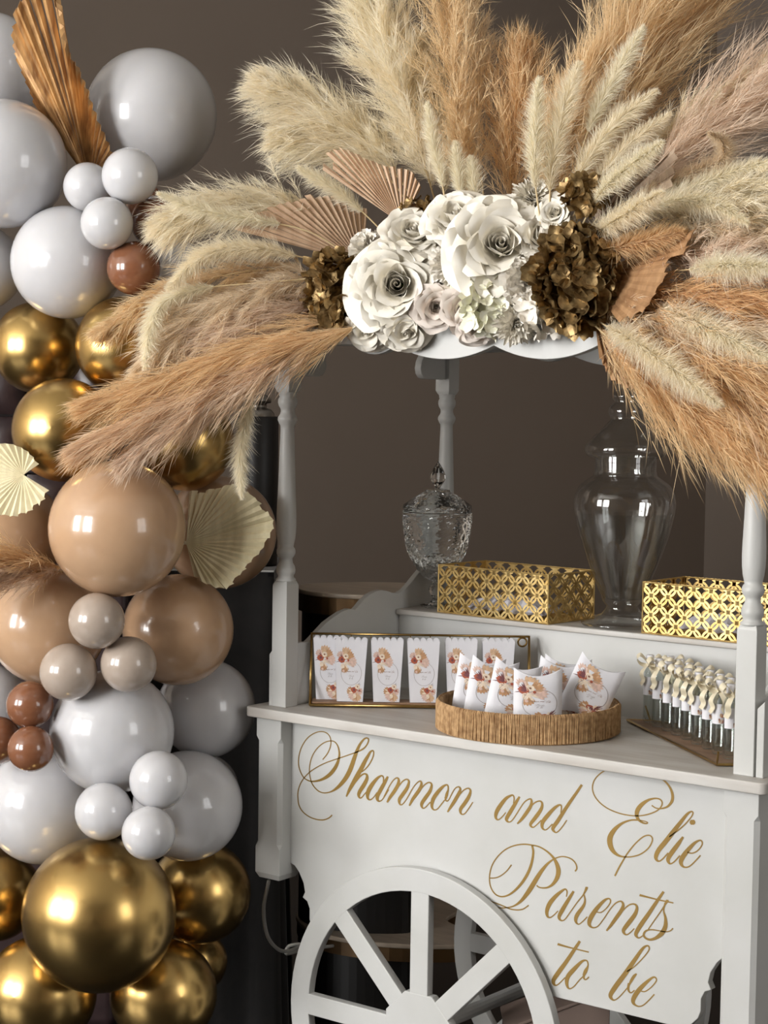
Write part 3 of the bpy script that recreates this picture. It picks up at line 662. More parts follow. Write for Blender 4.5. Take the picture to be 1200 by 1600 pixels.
def plume(name, label, path, hw, mat, kind='pampas', t0=.3, group=None, dens=1.0, droop=None, stem=True, cat='dried grass', spread=None):
    """path: (x,y,depth) from the base to the tip; hw: half width in photo pixels"""
    P = np.array(catmull([at_depth(*p) for p in path], 20)); n = len(P)
    seg = np.linalg.norm(np.diff(P, axis=0), axis=1); cum = np.concatenate([[0], np.cumsum(seg)]); tot = cum[-1]; cum /= tot
    def at(t): return np.stack([np.interp(t, cum, P[:, k]) for k in range(3)], 1)
    def tang(t): return unit(at(np.clip(t+.02, 0, 1))-at(np.clip(t-.02, 0, 1)))
    dm = np.mean([p[2] for p in path]); HW = hw*dm/F*(1.0 if kind == 'pony' else 1.25)
    root = thing(name, label, cat, P[0], group, world=True)
    def radial(T, phi):
        a = unit(np.cross(T, np.array([.31, .2, .93]))); b = np.cross(T, a)
        return a*np.cos(phi)[:, None]+b*np.sin(phi)[:, None]
    if kind == 'pony':
        N = int(2300*dens*max(1, tot*(1-t0)/.13)); u = RNG.random(N)**.95; t = t0+(1-t0)*u
        prof = np.minimum(1, np.minimum((u+.04)/.22, (1.03-u)/.42))**.75
        T = tang(t); th = np.radians(np.clip(RNG.normal(34, 12, N), 6, 75)); ph = RNG.random(N)*2*PI
        kk = RNG.random(6)*6                     # tufts of uneven length around the spike
        cl = 1+.16*np.sin(u*37+kk[0]+2*np.sin(ph))+.14*np.sin(u*19+kk[1]+3*ph)
        L = HW*prof*cl*RNG.uniform(.55, 1.35, N)/np.sin(np.radians(38))+.002
        d = T*np.cos(th)[:, None]+radial(T, ph)*np.sin(th)[:, None]
        base = at(t)+radial(T, ph)*.001; vec = unit(d+RNG.normal(size=(N, 3))*.20)*L[:, None]
        dr = np.full(N, .15 if droop is None else droop); w = RNG.uniform(.0007, .0012, N); rnd = RNG.normal(.5, .3, N)
    else:
        par = dict(pampas=(260, 40, 33, 10, .42, .40), reed=(170, 28, 16, 6, .30, .32), wispy=(130, 26, 27, 10, .30, .24))[kind]
        nb = int(par[0]*dens); nh = par[1]
        u = RNG.random(nb)**.85; u[:nb//12] = RNG.uniform(.9, 1.0, nb//12)
        t = t0+(1-t0)*u; T = tang(t); ph = RNG.random(nb)*2*PI
        prof = np.sin(PI*np.clip(.18+.74*u, 0, 1))**.75
        mean = par[2] if spread is None else spread
        th = np.radians(np.clip(RNG.normal(mean, par[3], nb)*(1-.35*u), 4, 70))
        lb = HW*prof*RNG.uniform(.75, 1.25, nb)/math.sin(math.radians(mean))*(.75 if kind != 'reed' else .8)
        bd = unit(T*np.cos(th)[:, None]+radial(T, ph)*np.sin(th)[:, None]+RNG.normal(size=(nb, 3))*.06)
        s = RNG.uniform(.12, 1.0, (nb, nh)); N = nb*nh
        dro = par[4] if droop is None else droop
        base = at(t)[:, None, :]+bd[:, None, :]*(lb[:, None]*s)[:, :, None]+np.array([0, 0, -1.0])*(dro*lb[:, None]*s**2*.5)[:, :, None]
        hd = unit(bd[:, None, :]+RNG.normal(size=(nb, nh, 3))*(.34 if kind == 'pampas' else .26 if kind == 'reed' else .42)+T[:, None, :]*.25)
        hl = (lb[:, None]*par[5]*RNG.uniform(.55, 1.3, (nb, nh))+.006)
        vec = hd*hl[:, :, None]
        rnd = (RNG.normal(.5, .22, nb)[:, None]+RNG.normal(0, .15, (nb, nh))).ravel()
        # the branchlets themselves
        base = np.concatenate([base.reshape(-1, 3), at(t)]); vec = np.concatenate([vec.reshape(-1, 3), bd*lb[:, None]])
        rnd = np.concatenate([rnd, RNG.normal(.35, .2, nb)])
        N2 = len(base); dr = np.full(N2, dro); w = RNG.uniform(.0008, .0014, N2)
        if kind == 'wispy': w = w*.95
    o = link('plume', hairs_to_mesh('plume', mat, base, vec, dr, w, rnd), root); o['kind'] = 'stuff'
    if stem:
        Q = at(np.linspace(0, .97, 18)); MB().tube(list(Q), list(np.linspace(.0019, .0007, 18)), 6).build('stem', 'stem_straw', root, smooth=True)
    return root
GG = {'L': 'grasses fanning out over the balloons', 'T': 'grasses standing above the white roses', 'R': 'grasses sweeping over the right cart post'}
def P2(pts, d0, d1):
    n = len(pts); return [(x, y, d0+(d1-d0)*i/(n-1)) for i, (x, y) in enumerate(pts)]
# -- over the balloons
plume('pampas_plume', 'fluffy cream pampas plume reaching over the upper brown balloons', P2([(570,400),(500,345),(430,320),(345,318),(262,345)], 3.78, 3.66), 44, 'hair_cream', 'pampas', .28, GG['L'], 1.1)
plume('bunny_tail_grass', 'ivory foxtail grass lying on the cream pampas over the brown balloons', P2([(560,412),(490,365),(410,345),(330,332),(247,302)], 3.72, 3.60), 15, 'hair_ivory', 'pony', .42, GG['L'])
plume('bunny_tail_grass', 'ivory foxtail grass drooping below the pinkish tan palm fan', P2([(555,425),(480,404),(400,388),(320,398),(262,452)], 3.72, 3.60), 19, 'hair_cream', 'pony', .3, GG['L'], 1.2)
plume('pampas_plume', 'tan pampas plume whose tip lies on the gold balloon with the covered side', P2([(560,440),(440,420),(330,435),(250,465),(165,515)], 3.78, 3.65), 34, 'hair_tan', 'pampas', .2, GG['L'], .9)
plume('pampas_plume', 'soft beige pampas plume curving down in front of the gold hydrangea side', P2([(555,445),(480,437),(385,462),(300,505),(228,572)], 3.74, 3.62), 42, 'hair_beige', 'pampas', .14, GG['L'], 1.2)
plume('bunny_tail_grass', 'ivory foxtail grass arching down along the edge of the soft beige plume', P2([(550,430),(430,440),(320,450),(258,470),(236,510),(226,575)], 3.70, 3.58), 17, 'hair_ivory', 'pony', .52, GG['L'])
plume('reed_plume', 'warm tan reed plume reaching across the gold balloons', P2([(560,490),(480,512),(380,548),(270,590),(158,622)], 3.66, 3.58), 33, 'hair_golden', 'reed', .08, GG['L'], 1.5)
plume('reed_plume', 'long greyish tan reed plume drooping toward the largest tan balloon', P2([(560,500),(470,540),(370,592),(260,640),(142,690)], 3.65, 3.55), 31, 'hair_reed', 'reed', .10, GG['L'], 1.6, droop=.35)
plume('reed_plume', 'lowest mauve tan reed plume hanging down onto the largest tan balloon', P2([(540,515),(450,560),(350,612),(270,660),(208,708)], 3.64, 3.56), 24, 'hair_mauve', 'reed', .2, GG['L'], 1.2, droop=.35)
plume('bunny_tail_grass', 'single ivory foxtail grass hanging straight down beside the front cart post', P2([(520,520),(440,560),(398,610),(384,660),(375,715),(378,778)], 3.70, 3.64), 14, 'hair_ivory', 'pony', .50, GG['L'])
plume('bunny_tail_grass', 'ivory foxtail grass pointing up to the left across the pinkish palm fan', P2([(608,372),(560,325),(515,290),(465,262)], 3.70, 3.66), 15, 'hair_ivory', 'pony', .32, GG['T'])
plume('reed_plume', 'short ginger tan feathery grass tuft between the tan balloons at the picture edge', P2([(104,890),(66,880),(10,872),(-60,862)], 3.84, 3.64), 36, 'hair_golden', 'reed', .05, None, 1.3)
plume('reed_plume', 'greyish underside tuft hanging below the feathery grass between the tan balloons', P2([(104,893),(66,893),(8,900),(-50,915)], 3.83, 3.62), 24, 'hair_mauve', 'reed', .05, None, 1.0)
# -- above the roses
plume('pampas_plume', 'cream pampas plume leaning left above the palm fans', P2([(665,340),(610,262),(545,200),(480,160),(425,135)], 3.74, 3.70), 56, 'hair_cream', 'pampas', .22, GG['T'], 1.3)
plume('pampas_plume', 'lower cream pampas plume leaning left just above the split palm fan', P2([(660,350),(600,270),(530,225),(450,215)], 3.78, 3.74), 44, 'hair_cream', 'pampas', .30, GG['T'], 1.0)
plume('pampas_plume', 'tallest cream pampas plume rising past the top of the picture', P2([(690,350),(655,230),(620,120),(582,0),(565,-60)], 3.70, 3.66), 58, 'hair_cream', 'pampas', .12, GG['T'], 1.6)
plume('pampas_plume', 'airy tan pampas plume with loose stringy branches rising out of the picture', P2([(740,350),(722,220),(705,110),(700,0),(705,-70)], 3.66, 3.64), 62, 'hair_tan', 'wispy', .10, GG['T'], 2.0)
plume('pampas_plume', 'beige airy pampas plume behind the stringy tan one', P2([(760,350),(748,230),(742,120),(738,20)], 3.72, 3.74), 50, 'hair_beige', 'wispy', .12, GG['T'], 1.6)
plume('pampas_plume', 'ginger brown bushy grass standing behind the white chrysanthemum', P2([(795,350),(800,250),(808,170),(812,100)], 3.64, 3.68), 60, 'hair_golden', 'wispy', .04, GG['T'], 2.2, droop=.1)
plume('pampas_plume', 'golden tan slim grass standing left of the ginger bushy grass', P2([(735,350),(730,280),(722,220),(715,170)], 3.60, 3.60), 26, 'hair_tan', 'wispy', .08, GG['T'], 1.0)
for pts, lab in (([(700,345),(690,280),(676,220),(668,160)], 'tallest ivory foxtail grass right above the rose seen from the side'),
                 ([(728,340),(718,290),(714,255),(712,222)], 'short ivory foxtail grass between two others above the white roses'),
                 ([(748,340),(742,300),(738,268),(736,246)], 'shortest thin ivory foxtail grass in front of the ginger bushy grass')):
    plume('bunny_tail_grass', lab, P2(pts, 3.56, 3.56), 13, 'hair_ivory', 'pony', .28, GG['T'])
# -- to the right
plume('pampas_plume', 'huge golden tan pampas plume rising out of the picture', P2([(880,350),(920,230),(965,120),(1020,10),(1060,-70)], 3.52, 3.48), 78, 'hair_tan', 'reed', .06, GG['R'], 3.0, spread=20)
plume('pampas_plume', 'second golden pampas plume filling behind the huge golden tan one', P2([(890,350),(950,230),(1010,120),(1075,10),(1110,-60)], 3.54, 3.54), 64, 'hair_golden', 'reed', .08, GG['R'], 2.4, spread=20)
plume('pampas_plume', 'golden slim pampas plume between two upright ivory foxtails', P2([(850,350),(865,270),(890,190),(930,105)], 3.48, 3.46), 34, 'hair_tan', 'reed', .10, GG['R'], 1.6)
ponies = [
 ([(845,350),(836,280),(836,210),(842,122)], 17, 'hair_ivory', .25, 'upright ivory foxtail grass right of the ginger bushy grass'),
 ([(858,350),(862,260),(878,180),(905,98)], 22, 'hair_cream', .2, 'broad cream foxtail grass leaning right beside the upright one'),
 ([(880,350),(915,215),(960,120),(1006,42)], 18, 'hair_ivory', .45, 'bright ivory foxtail grass lying on the huge golden plume'),
 ([(885,350),(910,265),(960,195),(1026,142)], 20, 'hair_cream', .2, 'cream foxtail grass pointing up right below the bright ivory one'),
 ([(895,355),(940,275),(990,220),(1048,178)], 17, 'hair_cream', .25, 'thin cream foxtail grass above the greyish palm fan'),
 ([(905,360),(940,300),(990,255),(1035,222)], 18, 'hair_ivory', .25, 'ivory foxtail grass crossing the greyish palm fan'),
 ([(905,375),(980,315),(1070,275),(1125,250),(1130,222),(1108,208)], 16, 'hair_beige', .3, 'greyish foxtail grass with a hooked tip on the right side'),
 ([(910,380),(1000,325),(1090,290),(1165,262),(1225,250)], 19, 'hair_ivory', .25, 'long ivory foxtail grass running out of the picture on the right'),
 ([(910,385),(970,345),(1050,315),(1115,318),(1168,348)], 21, 'hair_ivory', .2, 'ivory foxtail grass arching over with its tip bending down'),
 ([(905,395),(940,360),(985,330),(1035,300)], 20, 'hair_cream', .15, 'short cream foxtail grass right above the fluffy tan tuft'),
 ([(930,450),(1000,432),(1085,420),(1140,414),(1215,418)], 24, 'hair_ivory', .50, 'ivory foxtail grass on a long bare stem over the ginger grass'),
 ([(930,460),(990,470),(1048,486),(1110,515),(1205,562)], 26, 'hair_ivory', .40, 'large ivory foxtail grass pointing down right below the ginger grass'),
 ([(915,490),(945,508),(985,530),(1050,575),(1125,632)], 24, 'hair_cream', .25, 'cream foxtail grass lying on the golden plume above the glass jar'),
]
for pts, hw, mat, t0, lab in ponies:
    x0 = pts[0][0]; plume('bunny_tail_grass', lab, P2(pts, 3.38, (3.00 if pts[-1][1] > 400 else 3.14 if pts[-1][1] > 200 else 3.32)), hw, mat, 'pony', t0, GG['R'])
plume('pampas_plume', 'big pinkish beige pampas plume at the upper right picture edge', P2([(930,370),(1010,290),(1090,215),(1170,155),(1250,90)], 3.44, 3.22), 68, 'hair_mauve', 'reed', .22, GG['R'], 2.6, spread=20)
plume('pampas_plume', 'cream tipped pampas plume along the top of the pinkish beige one', P2([(920,360),(1000,250),(1080,180),(1150,140),(1230,80)], 3.46, 3.24), 32, 'hair_cream', 'pampas', .35, GG['R'], 1.0)
plume('pampas_plume', 'cream fluffy pampas plume at the right picture edge below the pinkish beige one', P2([(930,390),(1030,345),(1130,315),(1240,300)], 3.42, 3.16), 52, 'hair_cream', 'pampas', .35, GG['R'], 1.1)
plume('pampas_plume', 'beige pampas plume under the arching ivory foxtail', P2([(930,400),(1030,370),(1130,365),(1240,380)], 3.42, 3.14), 42, 'hair_beige', 'pampas', .4, GG['R'], 1.0)
plume('reed_plume', 'short fluffy tan grass tuft lying on the broad orange-tan palm leaf', P2([(915,400),(960,388),(1010,376),(1068,362)], 3.34, 3.22), 24, 'hair_golden', 'pony', .15, GG['R'], 1.2)
plume('reed_plume', 'ginger grass plume running out of the picture behind the bare foxtail stems', P2([(930,450),(1010,458),(1110,465),(1230,478)], 3.38, 3.06), 38, 'hair_ginger', 'reed', .15, GG['R'], 1.8, spread=18)
plume('reed_plume', 'golden reed plume hanging down over the glass jar to the right cart post', P2([(915,495),(970,545),(1050,610),(1120,660),(1182,712)], 3.33, 3.03), 46, 'hair_golden', 'reed', .06, GG['R'], 2.0, spread=18)
plume('reed_plume', 'lighter tan reed plume doubling the golden one over the glass jar', P2([(920,490),(985,535),(1070,590),(1140,630),(1200,672)], 3.37, 3.02), 40, 'hair_tan', 'reed', .1, GG['R'], 1.6, spread=18)
plume('reed_plume', 'brown reed plume hanging in front of the right cart post', P2([(930,470),(1020,515),(1100,565),(1160,610),(1220,690)], 3.32, 3.01), 48, 'hair_reed', 'reed', .15, GG['R'], 2.0, spread=18)

plume('reed_plume', 'beige reed plume covering the canopy end above the large ivory foxtail', P2([(925,470),(1000,490),(1090,510),(1220,525)], 3.37, 3.03), 36, 'hair_beige', 'reed', .1, GG['R'], 1.6, spread=18)
plume('reed_plume', 'tan reed plume between the large ivory foxtail and the brown reed plume', P2([(925,480),(1000,512),(1090,548),(1215,600)], 3.36, 3.01), 40, 'hair_golden', 'reed', .1, GG['R'], 1.8, spread=18)
plume('pampas_plume', 'beige pampas plume filling below the cream one at the right picture edge', P2([(930,420),(1020,408),(1120,405),(1230,440)], 3.40, 3.10), 44, 'hair_mauve', 'pampas', .3, GG['R'], 1.1)
plume('reed_plume', 'pale tan plume behind the gold hydrangea at the left canopy end', P2([(560,470),(500,478),(430,492),(350,520)], 3.74, 3.66), 34, 'hair_mauve', 'reed', .05, GG['L'], 1.3)
plume('reed_plume', 'small tan plume under the gold hydrangea at the left canopy end', P2([(575,505),(530,520),(480,530),(420,548)], 3.63, 3.62), 26, 'hair_golden', 'reed', .05, GG['L'], 1.1)
plume('pampas_plume', 'cream pampas plume filling between the tallest cream and stringy tan plumes', P2([(700,350),(685,250),(665,160),(650,70)], 3.72, 3.74), 46, 'hair_cream', 'pampas', .15, GG['T'], 1.0)
plume('pampas_plume', 'golden airy plume behind the upright ivory foxtail right of the ginger grass', P2([(845,350),(850,270),(862,200),(880,140)], 3.60, 3.62), 44, 'hair_tan', 'wispy', .08, GG['T'], 1.4)

# ------------------------------------------------------------------ flowers on the canopy
YFL = -.03
def canopy_point(x, y, out=0.):
    """a place on the front of the canopy: plane just before the valance, pushed toward the viewer by out"""
    p = at_plane(x, y, 1, YFL); d = float((p-CAM) @ _fw)-out
    return at_depth(x, y, d), d
foam = MB().prism(rounded_rect(.24, .70, -.005, .12, .02), lambda a, b: (a, b, 1.715), lambda a, b: (a, b, 1.84)).build('floral_foam', 'foam_green', bevel=.004)
tag(foam, 'dark green floral foam block hidden under the white roses on the canopy', 'floral foam')
def petal_mesh(name, mat, cup=.30, curl=.45, ruffle=.03, hwid=.5, seed=0, nu=9, nv=8):
    rs = random.Random(seed); ph = rs.random()*6; G = []
    for j in range(nv):
        v = j/(nv-1); w = hwid*math.sin(PI*min(1, .10+.58*v))**.8; row = []
        for i in range(nu):
            u = 2*i/(nu-1)-1
            z = v-.20*u*u*v*v; y = -cup*u*u*w*1.6+curl*max(0, v-.6)**2*2.2+.10*math.sin(PI*v)+ruffle*v*math.sin(4.5*u+ph)
            row.append((w*u, y, z))
        G.append(row)
    me = MB().grid(G).mesh(name, mat, True); return me
def petal_set(mat):
    return [petal_mesh('petal_inner', mat, .55, .30, .03, .52, 1), petal_mesh('petal_mid', mat, .42, .9, .05, .66, 2), petal_mesh('petal_outer', mat, .30, 1.15, .07, .74, 3)]
PET = {m: petal_set(m) for m in ('petal_white', 'petal_blush', 'petal_green')}
GF = 'white flowers on the canopy'
def rose(label, x, y, rp, axis=(0, 0), mat='petal_white', n=26, out=.0, open_=1.0, squash=1.0, roll=0.):
    """axis: tilt of the flower's face right / up (radians) away from facing the viewer"""
    c, d = canopy_point(x, y, out); R_ = rp*d/F
    nrm = -_fw+math.tan(axis[0])*CR+math.tan(axis[1])*CU
    root = thing('rose', label, 'flower', c-nrm/np.linalg.norm(nrm)*R_*.25, GF)
    root.rotation_euler = basis(nrm, roll).to_euler(); root.scale = (R_, R_*squash, R_)
    ps = PET[mat]; rs = random.Random(int(x*3+y))
    G = [[], [], []]                             # rolled heart of the bloom
    for i in range(46):
        q = i/45; a = q*4.6*PI; r = .015+.15*q
        for j, (h, f) in enumerate(((.05, .75), (.52, 1.0), (.74-.10*q, 1.10))): G[j].append((r*f*math.cos(a), r*f*math.sin(a), h+(.02*math.sin(a*1.5) if j == 2 else 0)))
    MB().grid(G).build('heart', mat, root, smooth=True)
    for i in range(n):
        k = (i+1)/n; th = math.radians(4+(80*open_)*k**1.05)+rs.uniform(-.10, .10); s = .52+.36*k+rs.uniform(-.06, .06)
        me = ps[0] if k < .22 else ps[1] if k < .60 else ps[2]
        o = link('petal', me, root)
        o.matrix_basis = Matrix.Rotation(i*2.39996+rs.uniform(-.25, .25), 4, 'Z') @ Matrix.Translation((0, .10+.15*k, .20*(1-k))) @ Matrix.Rotation(-th, 4, 'X') @ Matrix.Rotation(rs.uniform(-.15, .15), 4, 'Y') @ Matrix.Diagonal((s*(.85+.25*k), s, s, 1))
    if True:
        MB().lathe([(.001, -.10), (.10, -.05), (.16, .05), (.10, .12)], 10).build('calyx', 'leaf_green', root, smooth=True)
    return root
def fringed(label, x, y, rp, mat, n=110, narrow=.13, out=.02, axis=(0, 0), ruff=.10, span=100, name='carnation'):
    c, d = canopy_point(x, y, out); R_ = rp*d/F
    nrm = -_fw+math.tan(axis[0])*CR+math.tan(axis[1])*CU
    root = thing(name, label, 'flower', c-nrm/np.linalg.norm(nrm)*R_*.35, GF)
    root.rotation_euler = basis(nrm).to_euler(); root.scale = (R_, R_, R_)
    rs = random.Random(int(x+5*y)); mb = MB()
    for i in range(n):
        k = i/(n-1); th = math.radians(4+span*k+rs.uniform(-9, 9)); phi = i*2.39996; L = rs.uniform(.82, 1.05)
        mt = Matrix.Rotation(phi, 4, 'Z') @ Matrix.Rotation(-th, 4, 'X'); G = []; pz = rs.random()*6
        for j in range(5):
            v = j/4; w = narrow*(.25+.9*v if ruff > .05 else math.sin(PI*(.12+.8*v))); row = []
            for u in (-1, -.5, 0, .5, 1):
                q = Vector((u*w, -.5*u*u*w+ruff*v*math.sin(3*u+pz+i)+.12*max(0, v-.5), L*(v*(1-.10*abs(u)*(rs.random() if j == 4 else 0)))))
                row.append(tuple(mt @ q))
            G.append(row)
        mb.grid(G)
    o = mb.build('petals', mat, root, smooth=True); o['kind'] = 'stuff'
    MB().lathe([(.001, -.10), (.12, -.05), (.18, .06), (.10, .14)], 10).build('calyx', 'leaf_green', root, smooth=True)
    return root
def floret_mesh(mat, seed):
    rs = random.Random(seed); mb = MB()
    for k in range(4):
        a = k*PI/2+rs.uniform(-.15, .15); lift = rs.uniform(.1, 1.0); G = []
        for j in range(5):
            v = j/4; w = .52*math.sin(PI*min(1, .10+.70*v))**.7; row = []
            for u in (-1, -.5, 0, .5, 1):
                r = v*(1-.12*u*u); z = lift*v*v*.8+.22*u*u*w-.10*v*(u == 0)+.05*math.sin(5*u+k)
                row.append((r*math.cos(a)-u*w*math.sin(a), r*math.sin(a)+u*w*math.cos(a), z))
            G.append(row)
        mb.grid(G)
    return mb.mesh('floret', mat, True)
FLO = {m: [floret_mesh(m, s) for s in range(4)] for m in ('petal_gold', 'petal_green', 'petal_cool')}
def hydrangea(label, x, y, rx, ry, n, mat, fl, out=.03, group=None):
    c, d = canopy_point(x, y, out); k = d/F
    root = thing('hydrangea', label, 'flower', c, group); rs = random.Random(int(x*2+y)); 
    depth = (rx+ry)/2*.8
    ga = PI*(3-math.sqrt(5))
    core = MB()
    prof = [(math.sin(PI*i/8)*.7+.001, -math.cos(PI*i/8)*.7) for i in range(9)]
    core.lathe(prof, 12)
    co = core.build('flower_head', 'palm_brown' if mat == 'petal_gold' else mat, root, smooth=True)
    co.matrix_basis = Matrix(((CR[0]*rx*k, CU[0]*ry*k, -_fw[0]*depth*k, 0), (CR[1]*rx*k, CU[1]*ry*k, -_fw[1]*depth*k, 0), (CR[2]*rx*k, CU[2]*ry*k, -_fw[2]*depth*k, 0), (0, 0, 0, 1)))
    for i in range(n):
        z = 1-(i+.5)/n*1.25; r = math.sqrt(max(0, 1-z*z)); a = i*ga
        u = np.array([r*math.cos(a), r*math.sin(a), z])*rs.uniform(.84, 1.02)
        p = (u[0]*rx*CR+u[1]*ry*CU-u[2]*depth*_fw)*k
        nn = u[0]*CR+u[1]*CU-u[2]*_fw+np.array([rs.uniform(-.55, .55) for _ in range(3)])
        o = link('floret', FLO[mat][i % 4], root); s = fl*k*rs.uniform(.8, 1.2)
        o.matrix_basis = Matrix.Translation(Vector(p)) @ basis(nn, rs.random()*6) @ Matrix.Diagonal((s, s, s, 1))
    return root
rose('biggest open white rose, its many petals spread over the left part of the valance', 622,446,78, (-.10,-.02), n=30, out=.06, roll=.3)
rose('white rose with cupped upright petals above the biggest rose', 645,368,50, (.05,.55), n=22, out=.03, open_=.72)
rose('white rose seen from the side beside the upright foxtail grasses', 714,344,56, (-.25,.55), n=22, out=.02, open_=.85)
rose('large white rose with a tight spiral heart and broad outer petals', 782,386,84, (-.03,.12), n=26, out=.05, roll=1.1)
rose('creamy half-closed rose under the side-facing white rose', 682,480,40, (.0,-.18), 'petal_blush', n=20, out=.03, open_=.55)
rose('pale blush bud-like rose between the creamy rose and the greenish hydrangea', 721,484,36, (.1,-.15), 'petal_blush', n=18, out=.04, open_=.6)
rose('small white rosebud with green sepals beside the small gold hydrangea', 868,334,32, (-.4,.2), n=14, out=.03, open_=.45)
rose('ruffled white rose hanging below the biggest rose on the valance', 634,514,42, (.0,-.6), n=18, out=.05, open_=.9)
rose('loose white bloom with ragged petals at the lower left end of the flowers', 574,514,40, (-.3,-.6), n=16, out=.045, open_=.95)
fringed('white carnation at the upper left end of the flowers below the palm fan', 572,388,36, 'petal_cool', 90, .20, .02, (-.4,.3))
fringed('white carnation half under the petals of the biggest rose', 578,440,34, 'petal_cool', 90, .20, .01, (-.5,0))
fringed('fringed white carnation between the biggest rose and the spiral rose', 704,410,38, 'petal_cool', 120, .12, .035, (-.1,.05))
fringed('bluish white carnation touching the large gold hydrangea', 826,436,44, 'petal_cool', 120, .20, .055, (.15,-.05))
fringed('white chrysanthemum hanging lowest on the valance', 806,506,40, 'petal_white', 130, .15, .05, (.1,-.25), ruff=.03, name='chrysanthemum')
fringed('white chrysanthemum standing behind the spiral rose', 832,308,40, 'petal_white', 120, .12, -.01, (.1,.35), ruff=.02, name='chrysanthemum')
fringed('crisp white bloom tucked between rosebud and large gold hydrangea', 882,364,36, 'petal_cool', 70, .26, .02, (.3,.3))
rose('white rose behind the gap between the cupped rose and the side-facing rose', 678,398,38, (-.1,.4), n=20, out=.0, open_=.9)
rose('white rose squeezed between the spiral rose and the crisp bloom', 842,372,38, (.3,.35), n=20, out=.02, open_=.9)
rose('pale rose low between blush rose and greenish hydrangea on the valance', 742,510,32, (.0,-.4), 'petal_blush', n=18, out=.04, open_=.9)
hydrangea('greenish white hydrangea cluster under the spiral rose', 766,478,38,40, 20, 'petal_green', 20, .05, GF)
hydrangea('white hydrangea florets below the bluish carnation', 852,484,34,36, 16, 'petal_cool', 18, .03, GF)
hydrangea('white hydrangea florets filling the gap behind the creamy rose', 745,445,40,30, 16, 'petal_green', 18, .0, GF)
hydrangea('oblong gold painted hydrangea at the left end of the flowers', 524,456,36,58, 40, 'petal_gold', 21, .05, 'gold hydrangeas')
hydrangea('large gold painted hydrangea at the right end of the flowers', 900,434,56,72, 66, 'petal_gold', 25, .06, 'gold hydrangeas')
hydrangea('small gold hydrangea cluster above the large one', 912,306,28,24, 14, 'petal_gold', 18, .02, 'gold hydrangeas')
hydrangea('gold hydrangea sprig peeping out behind the cupped white rose', 652,326,28,12, 9, 'petal_gold', 13, -.01, 'gold hydrangeas')

